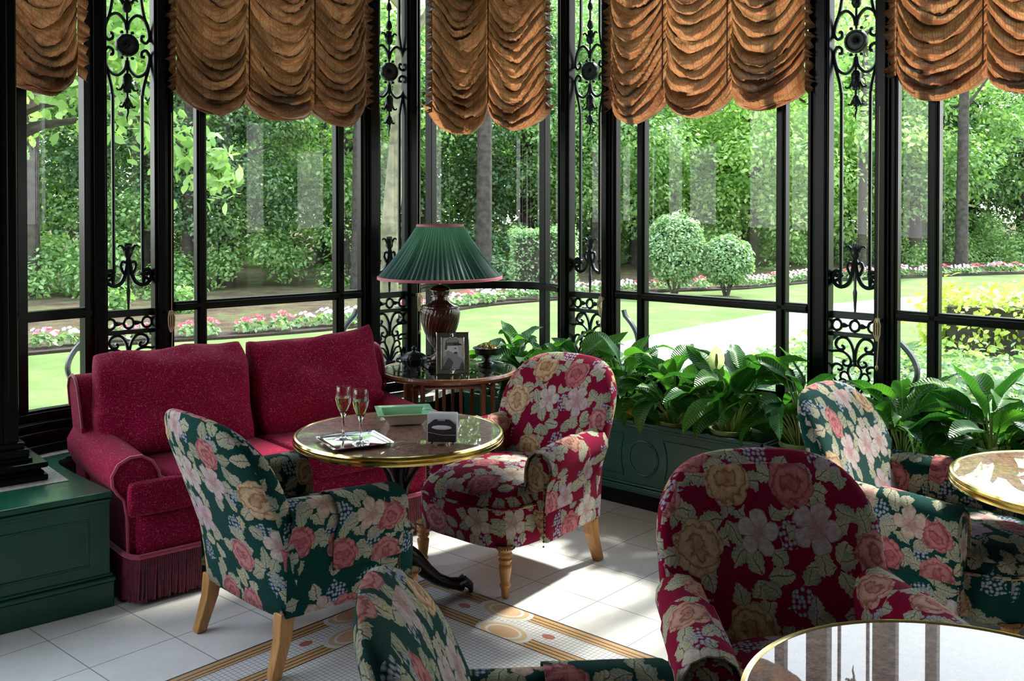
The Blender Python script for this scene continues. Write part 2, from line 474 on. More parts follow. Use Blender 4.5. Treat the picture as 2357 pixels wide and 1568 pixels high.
M['bark'] = simple('grey_green_bark', (0.16, 0.15, 0.09), 0.9, var=0.4, vs=9, bump=0.9, bs=14)
M['dark_bark'] = simple('dark_bark', (0.045, 0.038, 0.032), 0.9, var=0.4, vs=9, bump=0.9, bs=14)
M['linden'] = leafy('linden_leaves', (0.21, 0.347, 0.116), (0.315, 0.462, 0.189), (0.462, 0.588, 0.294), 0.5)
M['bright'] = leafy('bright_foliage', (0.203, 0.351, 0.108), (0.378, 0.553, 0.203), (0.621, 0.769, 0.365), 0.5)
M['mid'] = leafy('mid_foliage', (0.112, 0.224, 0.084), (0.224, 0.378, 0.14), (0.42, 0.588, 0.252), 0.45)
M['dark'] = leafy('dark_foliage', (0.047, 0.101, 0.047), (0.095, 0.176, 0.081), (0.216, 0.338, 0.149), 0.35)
M['bush'] = leafy('clipped_bush_foliage', (0.14, 0.25, 0.12), (0.25, 0.39, 0.19), (0.44, 0.57, 0.34), 0.4)
M['lime'] = leafy('yellow_green_foliage', (0.38, 0.50, 0.08), (0.55, 0.64, 0.12), (0.70, 0.74, 0.24), 0.4)
M['petal_red'] = leafy('coral_petals', (0.60, 0.06, 0.08), (0.72, 0.12, 0.16), (0.80, 0.26, 0.28), 0.3)
M['petal_pink'] = leafy('pink_petals', (0.70, 0.22, 0.36), (0.80, 0.38, 0.50), (0.86, 0.58, 0.66), 0.3)
M['petal_lilac'] = leafy('lilac_petals', (0.40, 0.20, 0.60), (0.58, 0.38, 0.74), (0.74, 0.60, 0.84), 0.3)
M['petal_white'] = leafy('white_petals', (0.72, 0.70, 0.80), (0.82, 0.80, 0.86), (0.88, 0.88, 0.90), 0.3)

def ground_mat():
    b = NB('lawn_grass'); o = b.geo('Position')
    n = b.noise(o, 1.2, 5, 0.65); f = b.noise(o, 60, 3, 0.7)
    c = b.ramp(n, [(0.30, (0.12, 0.185, 0.065)), (0.5, (0.165, 0.235, 0.085)), (0.72, (0.26, 0.29, 0.14))])
    c = b.mix(f.sm(0.35, 0.65) * 0.5, c, (0.10, 0.15, 0.05))
    b.pbr(c, 0.9, 0, b.bump(f, 0.8, 0.02), spec=0.1)
    return b.mat
M['lawn'] = ground_mat()
def forest_mat():
    b = NB('leaf_litter'); o = b.geo('Position')
    n = b.noise(o, 2.2, 6, 0.7); f = b.noise(o, 30, 4, 0.7)
    c = b.ramp(n, [(0.32, (0.045, 0.032, 0.022)), (0.5, (0.10, 0.072, 0.048)), (0.60, (0.09, 0.11, 0.04)), (0.75, (0.17, 0.17, 0.09))])
    c = b.mix(f.sm(0.45, 0.7) * 0.35, c, (0.22, 0.18, 0.13))
    b.pbr(c, 0.95, 0, b.bump(f, 0.9, 0.03), spec=0.1)
    return b.mat
M['litter'] = forest_mat()
M['asphalt'] = simple('pale_asphalt', (0.42, 0.43, 0.46), 0.85, var=0.08, vs=30)

def floor_mat():
    b = NB('stone_tiles_and_mosaic'); o = b.geo('Position'); x, y, _ = b.sep(o)
    A = x * 0.7507 - y * 0.6607; B = x * 0.6607 + y * 0.7507
    P, Q = A + 2.83, 2.73 - B      # distances inside the two outer border lines
    d = P.mn(Q); far = P.mx(Q)
    def ln(v, per, ph, w): return (((v + ph) / per).frac() - 0.5).abs().gt(0.5 - w / per)
    n = b.noise(o, 3.0, 6, 0.65); f = b.noise(o, 34, 4, 0.75)
    tile = b.mix(n.sm(0.3, 0.7), (0.70, 0.68, 0.64), (0.80, 0.79, 0.76))
    tile = b.mix(f.sm(0.58, 0.75) * 0.28, tile, (0.40, 0.37, 0.34))
    jt = ln(A, 0.30, 2.79 + 0.30, 0.0018).mx(ln(B, 0.30, 0.03, 0.0018))
    tile = b.mix(jt * 0.8, tile, (0.09, 0.085, 0.09))
    # small white mosaic
    g = ln(A, 0.0165, 0, 0.0012).mx(ln(B, 0.0165, 0, 0.0012))
    ms = b.mix(g * 0.75, b.mix(f, (0.64, 0.63, 0.61), (0.76, 0.76, 0.75)), (0.13, 0.13, 0.14))
    # ochre striped bands
    t = b.noise(o, 160, 2, 0.7)
    oc = b.mix(t, (0.42, 0.22, 0.08), (0.62, 0.42, 0.20))
    def rng(v, a, c): return v.gt(a) * v.lt(c)
    band = rng(d, 0.0, 0.066).mx(rng(d, 0.166, 0.230))
    s1 = rng(d, 0.0, 0.008); s2 = rng(d, 0.026, 0.031); s3 = rng(d, 0.045, 0.050); s4 = rng(d, 0.062, 0.066)
    s5 = rng(d, 0.166, 0.171); s6 = rng(d, 0.186, 0.191); s7 = rng(d, 0.205, 0.210); s8 = rng(d, 0.224, 0.230)
    dk = s1.mx(s2).mx(s3).mx(s4).mx(s5).mx(s6).mx(s7).mx(s8)
    ins = b.mix(band, ms, oc); ins = b.mix(dk, ins, (0.05, 0.035, 0.04))
    # round ornaments between the bands, every 0.95 m along each side
    u = ((far - 0.02) / 0.95).frac() * 0.95 - 0.475
    def disc(cu, cd_, sx, r): 
        a_ = (u - cu) / sx; e_ = d - cd_
        return (a_ * a_ + e_ * e_).sqrt() / (r * 0.82)
    k1 = disc(-0.055, 0.045, 1.7, 0.062); k2 = disc(0.055, 0.185, 1.7, 0.062)
    for k in (k1, k2):
        lim = rng(d, 0.008, 0.224)
        ins = b.mix(k.lt(1.35) * lim, ins, (0.60, 0.60, 0.60))
        ins = b.mix(k.lt(1.12) * lim, ins, b.mix(t, (0.50, 0.36, 0.18), (0.64, 0.50, 0.30)))
        ins = b.mix(k.lt(0.88) * lim, ins, (0.62, 0.61, 0.60))
        ins = b.mix(k.lt(0.74) * lim, ins, b.mix(t, (0.56, 0.32, 0.18), (0.62, 0.44, 0.28)))
    k3 = disc(-0.20, 0.115, 1.4, 0.022).mn(disc(0.20, 0.115, 1.4, 0.022))
    ins = b.mix(k3.lt(1.0), ins, (0.42, 0.14, 0.12))
    c = b.mix(d.gt(0.0), tile, ins)
    rough = 0.34 + f * 0.16
    b.pbr(c, rough, 0, None, spec=0.45)
    return b.mat
M['floor'] = floor_mat()

def shade_mat():
    b = NB('dark_green_pleated_silk'); u = b.uv(); x, y, _ = b.sep(u)
    c = (0.014, 0.075, 0.070)
    p = b.pbr(c, 0.5, 0, None, sheen=0.4, link=False)
    t = b.new('ShaderNodeBsdfTranslucent'); t.inputs[0].default_value = (0.035, 0.17, 0.15, 1)
    m = b.new('ShaderNodeMixShader'); m.inputs[0].default_value = 0.35
    b.lk(p, m.inputs[1]); b.lk(t.outputs[0], m.inputs[2]); b.lk(m.outputs[0], b.out.inputs[0])
    return b.mat
M['shade'] = shade_mat()
b_ = NB('warm_bulb'); b_.pbr((1, 0.8, 0.5), 0.3, emit=(1.0, 0.62, 0.25), es=40); M['bulb'] = b_.mat
for k_, v_ in dict(grey_a=(0.60, 0.65, 0.65), grey_b=(0.11, 0.13, 0.13), grey_c=(0.34, 0.38, 0.38), grey_d=(0.80, 0.82, 0.80), grey_e=(0.035, 0.04, 0.042)).items():
    M[k_] = simple('photo_' + {'grey_a': 'backdrop', 'grey_b': 'cap', 'grey_c': 'shirt', 'grey_d': 'face', 'grey_e': 'shadow'}[k_], v_, 0.35)

# ------------------------------------------------------------ plan of the glazed walls
UL = (0.765, 0.644); OL = (-0.795, 5.329); RZL = math.atan2(UL[1], UL[0])
UR = (0.742, -0.670); OR_ = (0.57, 5.278); RZR = math.atan2(UR[1], UR[0])
def PL(s, o=0.0): return (OL[0] + UL[0] * s - UL[1] * o, OL[1] + UL[1] * s + UL[0] * o)      # o > 0 is outdoors
def PR(s, o=0.0): return (OR_[0] + UR[0] * s - UR[1] * o, OR_[1] + UR[1] * s + UR[0] * o)
def arc3(k):   # bow of the corner window, k 0..1 from left to right
    a = PI * (1 - k); x = -0.128 + 0.415 * cos(a); return (x, 5.538 + 0.375 * sin(a) ** 0.85 + 0.0 * k)
C3 = [arc3(i / 20) for i in range(21)]
W1P = [(-2.20, 3.70), (-2.19, 3.86), (-2.155, 4.00), (-2.10, 4.135), (-2.03, 4.25), (-1.955, 4.335), PL(-1.423)]
def smooth_path(P, n=5):
    out = []
    for i in range(len(P) - 1):
        p0, p1, p2, p3 = P[max(i - 1, 0)], P[i], P[i + 1], P[min(i + 2, len(P) - 1)]
        for k in range(n):
            t = k / n
            out.append(tuple(0.5 * ((2 * p1[j]) + (p2[j] - p0[j]) * t + (2 * p0[j] - 5 * p1[j] + 4 * p2[j] - p3[j]) * t * t + (3 * p1[j] - p0[j] - 3 * p2[j] + p3[j]) * t ** 3) for j in range(2)))
    out.append(P[-1]); return out
C1 = smooth_path(W1P, 4)
WALLPATH_L = C1 + [PL(-1.0), PL(0.0), PL(0.329)]
WALLPATH_R = [PR(-0.381), PR(0.5), PR(1.5), PR(3.0), PR(8.6)]
FULL = C1 + [PL(-1.0), PL(0.0), PL(0.329)] + C3[1:-1] + WALLPATH_R

def offs(path, o):
    out = []
    for i, p in enumerate(path):
        a = path[max(i - 1, 0)]; c = path[min(i + 1, len(path) - 1)]
        dx, dy = c[0] - a[0], c[1] - a[1]; L = math.hypot(dx, dy) or 1
        out.append((p[0] - dy / L * o, p[1] + dx / L * o))
    return out
def sweep(mb, path, o0, o1, z0, z1, m=0):
    A, B = offs(path, o0), offs(path, o1)
    rows = [[(a[0], a[1], z0), (a[0], a[1], z1), (b[0], b[1], z1), (b[0], b[1], z0)] for a, b in zip(A, B)]
    mb.grid(rows, cu=True, m=m, uv=False, cap0=True, cap1=True)
    return mb

# floor, ceiling, back of the room
floor_poly = [(-2.9, -5), (7.2, -5), (7.2, -0.8)] + [p for p in reversed(offs(FULL, 0.06))] + [(-2.9, 3.4)]
tag(MB().prism(floor_poly, -0.12, 0.0).build('floor', M['floor'], smooth=False), kind='structure')
tag(MB().prism([(-3.4, -5.4), (7.8, -5.4), (7.8, -0.9)] + [p for p in reversed(offs(FULL, 0.25))] + [(-3.4, 3.4)], 3.12, 3.25).build('ceiling', M['ceiling'], smooth=False), kind='structure')
tag(MB().box(-3.4, 7.8, -5.2, -5.0, -0.12, 3.12).build('wall_back', M['wall'], smooth=False), kind='structure')
m = MB()
m.box(-2.95, -2.87, -5.0, 1.3, 0.0, 3.12)  # unseen stretch filled in solid to cut daylight from the left
for y0 in (-5.0, 1.3, 2.4): m.box(-2.98, -2.84, y0, y0 + 0.16, 0.0, 3.12)
m.box(-2.95, -2.87, -5, 3.4, 0.0, 0.5); m.box(-2.95, -2.87, -5, 3.4, 2.9, 3.12)
tag(m.build('wall_left', M['black'], smooth=False), kind='structure')
m = MB(); m.box(7.1, 7.25, -5, -0.7, -0.1, 3.12); sweep(m, [PR(4.1), PR(8.6)], -0.03, 0.09, 0.42, 3.12); tag(m.build('wall_right', M['wall'], smooth=False), kind='structure')  # unseen glazing past the sixth window closed solid to lower the fill light
m = MB(); sweep(m, WALLPATH_L, -0.02, 0.10, -0.45, 0.42); sweep(m, WALLPATH_R, -0.02, 0.10, -0.45, 0.42); sweep(m, C3, -0.02, 0.10, -0.45, 0.42)
tag(m.build('wall_front', M['black'], smooth=False), kind='structure')
m = MB(); sweep(m, FULL, -0.045, 0.06, 0.42, 0.555); sweep(m, FULL, -0.07, -0.04, 0.42, 0.515); sweep(m, FULL, -0.095, -0.065, 0.42, 0.465); sweep(m, FULL, -0.055, -0.04, 0.53, 0.55)
tag(m.build('trim_1', M['black'], bevel=0.006), kind='structure')
tag(sweep(MB(), FULL, -0.15, -0.09, 0.395, 0.428).build('trim_2', M['stone'], smooth=False), kind='structure')
tag(sweep(MB(), FULL, -0.10, 0.12, 2.95, 3.12).build('trim_3', M['black'], smooth=False), kind='structure')

# ------------------------------------------------------------ windows
tn = 3
def post(P, s, w, d0=-0.034, d1=0.026, rz=RZL):
    global tn
    tn += 1
    m = MB().box(-w / 2, w / 2, d0, d1, 0.42, 2.96)
    m.box(-w / 2 + 0.012, w / 2 - 0.012, d0 - 0.014, d0, 0.42, 2.96)
    m.box(-w / 2 - 0.006, w / 2 + 0.006, d0 - 0.02, d1, 0.42, 0.50)
    x, y = P(s)
    return tag(m.build('trim_%d' % tn, M['black'], loc=(x, y, 0), rz=rz, bevel=0.004), kind='structure')
for s, w in ((-1.387, 0.074), (-1.108, 0.062), (0.041, 0.080), (0.293, 0.070)): post(PL, s, w, rz=RZL)
for s, w in ((-0.349, 0.064), (-0.066, 0.058), (1.143, 0.074), (1.421, 0.066), (2.64, 0.08), (2.92, 0.07), (4.09, 0.08)): post(PR, s, w, rz=RZR)

def bar(m, x0, x1, z0, z1):
    m.box(x0, x1, -0.022, 0.022, z0, z1)
    if x1 - x0 < z1 - z0: m.box(x0 + 0.010, x1 - 0.010, -0.034, -0.022, z0, z1)
    else: m.box(x0, x1, -0.034, -0.022, z0 + 0.010, z1 - 0.010)
def window(n, P, rz, a, c, mun, transom=True):
    x, y = P(a); r = empty('window_%d' % n, (x, y, 0), rz, kind='structure'); L = c - a
    m = MB()
    bar(m, 0, 0.032, 0.55, 2.96); bar(m, L - 0.032, L, 0.55, 2.96); bar(m, 0.032, L - 0.032, 0.55, 0.600); bar(m, 0.032, L - 0.032, 2.90, 2.96)
    m.build('frame', M['black'], r, bevel=0.003)
    for q in mun:
        m = MB(); bar(m, q - a - 0.024, q - a + 0.024, 0.60, 2.90); m.build('muntin', M['black'], r, bevel=0.003)
    m = MB(); bar(m, 0.032, L - 0.032, 0.978, 1.022); m.build('transom', M['black'], r, bevel=0.003)
    m = MB(); m.poly([(0.03, 0.012, 0.6), (L - 0.03, 0.012, 0.6), (L - 0.03, 0.012, 2.9), (0.03, 0.012, 2.9)])
    m.build('pane', M['glass'], r, smooth=False, recalc=False)
    return r
window(2, PL, RZL, -1.077, 0.001, (-0.910, -0.158))
window(4, PR, RZR, -0.037, 1.106, (0.153, 0.941))
window(5, PR, RZR, 1.454, 2.600, (1.635, 2.420))
window(6, PR, RZR, 2.955, 4.060, (3.15, 3.87))

def bowed(n, path, mun):
    c = path[len(path) // 2]; r = empty('window_%d' % n, (c[0], c[1], 0), 0, kind='structure')
    q = [(p[0] - c[0], p[1] - c[1]) for p in path]
    m = MB()
    for z0, z1 in ((0.55, 0.60), (2.90, 2.96)): sweep(m, q, -0.022, 0.022, z0, z1); sweep(m, q, -0.034, -0.02, z0 + 0.01, z1 - 0.01)
    for e in (0, -1):
        i = e; j = 1 if e == 0 else -2
        dx, dy = q[j][0] - q[i][0], q[j][1] - q[i][1]; L = math.hypot(dx, dy); dx, dy = dx / L * 0.03, dy / L * 0.03
        seg = [q[i], (q[i][0] + dx, q[i][1] + dy)] if e == 0 else [(q[i][0] + dx, q[i][1] + dy), q[i]]
        sweep(m, seg, -0.03, 0.03, 0.55, 2.96)
    m.build('frame', M['black'], r, bevel=0.003)
    m = MB(); sweep(m, q, -0.022, 0.022, 0.978, 1.022); sweep(m, q, -0.034, -0.02, 0.988, 1.012); m.build('transom', M['black'], r)
    for k in mun:
        t = k * (len(q) - 1); i = int(t); fr = t - i; p = [q[i][j] + (q[i + 1][j] - q[i][j]) * fr for j in (0, 1)]
        dx, dy = q[i + 1][0] - q[i][0], q[i + 1][1] - q[i][1]; L = math.hypot(dx, dy); dx, dy = dx / L, dy / L
        seg = [(p[0] - dx * 0.023, p[1] - dy * 0.023), (p[0] + dx * 0.023, p[1] + dy * 0.023)]
        m = MB(); sweep(m, seg, -0.024, 0.024, 0.60, 2.90); m.build('muntin', M['black'], r, bevel=0.003)
    m = MB(); g = offs(q, 0.008)
    m.grid([[(p[0], p[1], 0.6) for p in g], [(p[0], p[1], 2.9) for p in g]], uv=False)
    m.build('pane', M['glass'], r, recalc=False)
    return r
bowed(3, C3, (0.19, 0.78))
bowed(1, C1, (0.17, 0.56))

# ------------------------------------------------------------ wrought iron grilles in the narrow lights
def bez(P, n=7):
    return [V(p[0], 0, p[1]) for p in smooth_path([(a, c) for a, c in P], n)]
def scroll(cx, cz, r0, a0, turns, n=22, r1=0.006):   # spiral ending in a small eye
    return [(cx + (r0 + (r1 - r0) * k / n) * cos(a0 + turns * 2 * PI * k / n), cz + (r0 + (r1 - r0) * k / n) * sin(a0 + turns * 2 * PI * k / n)) for k in range(n + 1)]
def grille(P, s, rz, label):
    x, y = P(s, 0.0); r = empty('wrought_iron_grille', (x, y, 0), rz, label, 'window grille', 'wrought iron grilles in the narrow side lights')
    it = M['iron']
    for nm, z0, z1 in (('cross_bar', 0.965, 0.998), ('cross_bar', 0.885, 0.905)):
        MB().box(-0.106, 0.106, 0.0, 0.03, z0, z1).build(nm, it, r, bevel=0.003)
    for k in (-0.083, 0.0, 0.083):
        m = MB(); m.tube([V(k + 0.022 * cos(a), 0.014, 0.935 + 0.024 * sin(a)) for a in [2 * PI * i / 18 for i in range(18)]], 0.0065, 6, closed=True, flat=1.6); m.build('ring', it, r)
    for k in (-0.042, 0.042):
        m = MB(); m.lathe([(0.004, -0.02), (0.013, -0.012), (0.011, 0.0), (0.005, 0.012), (0.004, 0.02)], 8); m.xform(Matrix.Translation((k, 0.014, 0.935)) @ Matrix.Rotation(PI / 2, 4, 'Y')); m.build('bud', it, r)
    o = 0.014
    def put(name, pts, rr=0.0075, n=5, flat=1.5):
        for sx in (1, -1):
            q = [V(p.x * sx, o, p.z) for p in bez(pts, n)]
            MB().tube(q, rr, 6, flat=flat).build(name, it, r)
    # tall side bars with scrolls
    put('side_bar', [(0.065, 2.95), (0.065, 2.48), (0.066, 2.41), (0.078, 2.34), (0.096, 2.285), (0.103, 2.23)])
    put('side_bar', [(0.103, 2.165), (0.095, 2.10), (0.078, 2.04), (0.068, 1.98), (0.066, 1.90), (0.066, 1.18), (0.074, 1.145), (0.090, 1.135)])
    # scrolls around the medallion
    put('medallion_scroll', [(0.004, 2.275), (0.012, 2.315), (0.045, 2.345), (0.082, 2.325), (0.098, 2.28), (0.100, 2.245), (0.085, 2.222), (0.066, 2.232), (0.066, 2.252), (0.078, 2.252)])
    put('medallion_scroll', [(0.004, 2.135), (0.012, 2.095), (0.045, 2.065), (0.082, 2.085), (0.098, 2.13), (0.100, 2.165), (0.085, 2.188), (0.066, 2.178), (0.066, 2.158), (0.078, 2.158)])
    m = MB(); m.lathe([(0.0, 0.016), (0.006, 0.018), (0.010, 0.012), (0.018, 0.008), (0.038, 0.010), (0.044, 0.016), (0.050, 0.016), (0.053, 0.008), (0.053, -0.006), (0.0, -0.008)], 28)
    m.xform(Matrix.Translation((0, o, 2.205)) @ Matrix.Rotation(PI / 2, 4, 'X')); md = m.build('medallion', it, r)
    m = MB()
    for i in range(7): m.ball((0.009 * cos(i * 0.9), o - 0.018, 2.205 + 0.009 * sin(i * 0.9)), 0.0045, 6)
    m.ball((0, o - 0.019, 2.205), 0.005, 6); m.build('rosette', it, md)
    for sx in (1, -1):
        for sz in (1, -1): MB().ball((0.024 * sx, o, 2.205 + 0.058 * sz), 0.009, 8).build('scroll_eye', it, r)
    # tulips and stem
    def tulip(z, up, k=1.0, curl=True):
        m = MB(); g = 1 if up else -1
        m.lathe([(0.004, -0.034 * g * k), (0.013 * k, -0.030 * g * k), (0.022 * k, -0.014 * g * k), (0.022 * k, 0.004 * g * k), (0.017 * k, 0.020 * g * k), (0.012 * k, 0.030 * g * k), (0.004, 0.034 * g * k)], 10)
        m.xform(Matrix.Translation((0, o, z)))
        if curl:
            for sx in (1, -1):
                m.tube([V(sx * 0.014 * k, o, z), V(sx * 0.022 * k, o, z + g * 0.018 * k), V(sx * 0.032 * k, o, z + g * 0.030 * k), V(sx * 0.044 * k, o, z + g * 0.030 * k), V(sx * 0.049 * k, o, z + g * 0.022 * k)], [0.008, 0.008, 0.006, 0.005, 0.004], 6)
            for sx in (-0.5, 0, 0.5): m.ball((sx * 0.022 * k, o, z + g * 0.032 * k), 0.008 * k, 6, (1, 1, 1.8))
        m.build('tulip', it, r)
    tulip(2.385, True, 1.0); tulip(2.045, False, 1.0, False); tulip(2.03, False, 1.0); tulip(1.945, False, 0.72); tulip(2.46, True, 0.8, False); tulip(2.56, True, 0.7, False)
    MB().tube([V(0, o, 2.70), V(0, o, 2.26)], 0.006, 6).build('stem', it, r)
    MB().tube([V(0, o, 2.15), V(0, o, 1.925)], 0.006, 6).build('stem', it, r)
    MB().tube([V(0, o, 1.93), V(0.003, o, 1.90), V(-0.003, o, 1.875), V(0.0, o, 1.85)], [0.007, 0.005, 0.004, 0.001], 6).build('pointed_tip', it, r)
    # lower crown with two deep scrolls
    tulip(1.262, True, 0.95)
    put('crown_scroll', [(0.003, 1.235), (0.012, 1.215), (0.028, 1.216), (0.034, 1.195), (0.022, 1.165), (0.014, 1.16)], 0.007)
    put('crown_scroll', [(0.004, 1.225), (0.012, 1.17), (0.030, 1.125), (0.060, 1.108), (0.088, 1.118), (0.102, 1.145), (0.096, 1.172), (0.076, 1.178), (0.062, 1.166)], 0.010)
    for sx in (1, -1): MB().ball((sx * 0.075, o, 1.158), 0.016, 8, (1.4, 0.8, 0.8)).build('scroll_eye', it, r)
    MB().tube([V(0, o, 1.24), V(0, o, 1.10), V(0, o, 1.085), V(0, o, 1.07), V(0, o, 0.998)], [0.007, 0.006, 0.010, 0.009, 0.005], 7).build('stem', it, r)
    # lower lyre panel and palmette
    k = 1 / 2290.0; X0, Y0, Z0 = 520, 580, 0.885
    def c(pts): return [((px - X0) * k * -1.0, Z0 - (py - Y0) * k) for px, py in pts]
    put('lyre_scroll', c([(515, 838), (510, 740), (485, 655), (440, 600), (385, 592), (335, 620), (320, 670), (350, 712), (392, 716), (408, 690), (385, 672)]), 0.007)
    put('lyre_scroll', c([(250, 752), (330, 735), (405, 742), (462, 785), (482, 835), (465, 875), (430, 880), (400, 862), (405, 832), (428, 830)]), 0.0065)
    put('lyre_scroll', c([(335, 1180), (345, 1120), (322, 1050), (290, 1000), (270, 935), (300, 880), (350, 872), (390, 895), (378, 930), (342, 925)]), 0.0065)
    put('palmette_leaf', c([(515, 1200), (485, 1060), (452, 960), (455, 905), (490, 872), (520, 866)]), 0.0055)
    put('palmette_leaf', c([(515, 1200), (495, 1060), (462, 985), (425, 945), (385, 955), (368, 990), (378, 1020)]), 0.0055)
    put('palmette_leaf', c([(515, 1200), (480, 1120), (440, 1045), (400, 1022), (365, 1035), (358, 1075), (372, 1098)]), 0.0055)
    put('palmette_leaf', c([(515, 1200), (470, 1160), (430, 1105), (395, 1092)]), 0.0055)
    m = MB(); m.lathe([(0.004, -0.02), (0.012, -0.014), (0.007, 0.0), (0.011, 0.012), (0.004, 0.02)], 8); m.xform(Matrix.Translation((0, o, 0.772))); m.build('bud', it, r)
    MB().box(-0.03, 0.03, o - 0.012, o + 0.012, 0.560, 0.620).build('palmette_foot', it, r, bevel=0.004)
    for sx in (1, -1):   # big C-shaped side scrolls outside the posts
        pts = [V(sx * (0.115 + 0.115 * sin(PI * t) ** 0.8), 0.14, 0.885 - 0.30 * t) for t in [i / 16 for i in range(17)]]
        pts = [V(sx * 0.135, 0.14, 0.90)] + pts[1:]
        MB().tube(pts, 0.011, 6, flat=2.0).build('side_scroll', it, r)
    m = MB(); m.poly([(-0.106, 0.034, 0.56), (0.106, 0.034, 0.56), (0.106, 0.034, 2.95), (-0.106, 0.034, 2.95)]); m.build('pane', M['glass'], r, smooth=False, recalc=False)
    return r
grille(PL, -1.245, RZL, 'wrought iron scroll grille behind the left end of the crimson sofa')
grille(PL, 0.170, RZL, 'wrought iron scroll grille just left of the green lamp shade, half behind it')
grille(PR, -0.205, RZR, 'wrought iron scroll grille between the corner bow window and the three-scallop window')
grille(PR, 1.285, RZR, 'wrought iron scroll grille above the teal armchair back by the right windows')
grille(PR, 2.78, RZR, 'wrought iron scroll grille at the right end of the glazed wall')

# cream cords with small weights hanging beside the window posts
def cleat(P, s, rz, label, top=1.9):
    x, y = P(s, -0.085); r = empty('blind_cord', (x, y, 0), rz, label, 'cord', 'blind cords on the window posts')
    m = MB()
    for i in range(4): m.tube([V(0.004 * (i - 1.5), 0.0, 0.99), V(0.010 * (i - 1.5), -0.006, 0.96), V(0.009 * (i - 1.5), -0.006, 0.92), V(0.002 * (i - 1.5), 0.0, 0.89)], 0.0028, 5)
    m.build('cord_loop', M['rope'], r)
    MB().tube([V(0.006, 0.0, 0.90), V(0.0, -0.004, 0.78)], 0.002, 5).build('cord_tail', M['rope'], r)
    m = MB(); m.lathe([(0.003, 0.012), (0.006, 0.006), (0.007, -0.006), (0.004, -0.012)], 8); m.xform(Matrix.Translation((0, -0.004, 0.775))); m.build('weight', M['old_brass'], r)
    MB().box(-0.006, 0.006, -0.004, 0.03, 0.97, 0.985).build('hook', M['old_brass'], r)
    MB().tube([V(0.002, 0.0, 0.98), V(0.006, 0.0, top)], 0.0016, 4).build('cord', M['rope'], r)
cleat(PL, -1.085, RZL, 'cream blind cord looped on the post behind the left sofa cushion')
cleat(PL, 0.300, RZL, 'cream blind cord looped on the post directly left of the lamp urn')
cleat(PR, -0.060, RZR, 'cream blind cord looped on the post between the corner window and three-scallop window')
cleat(PR, 1.425, RZR, 'cream blind cord looped on the post beside the right-hand curtain')

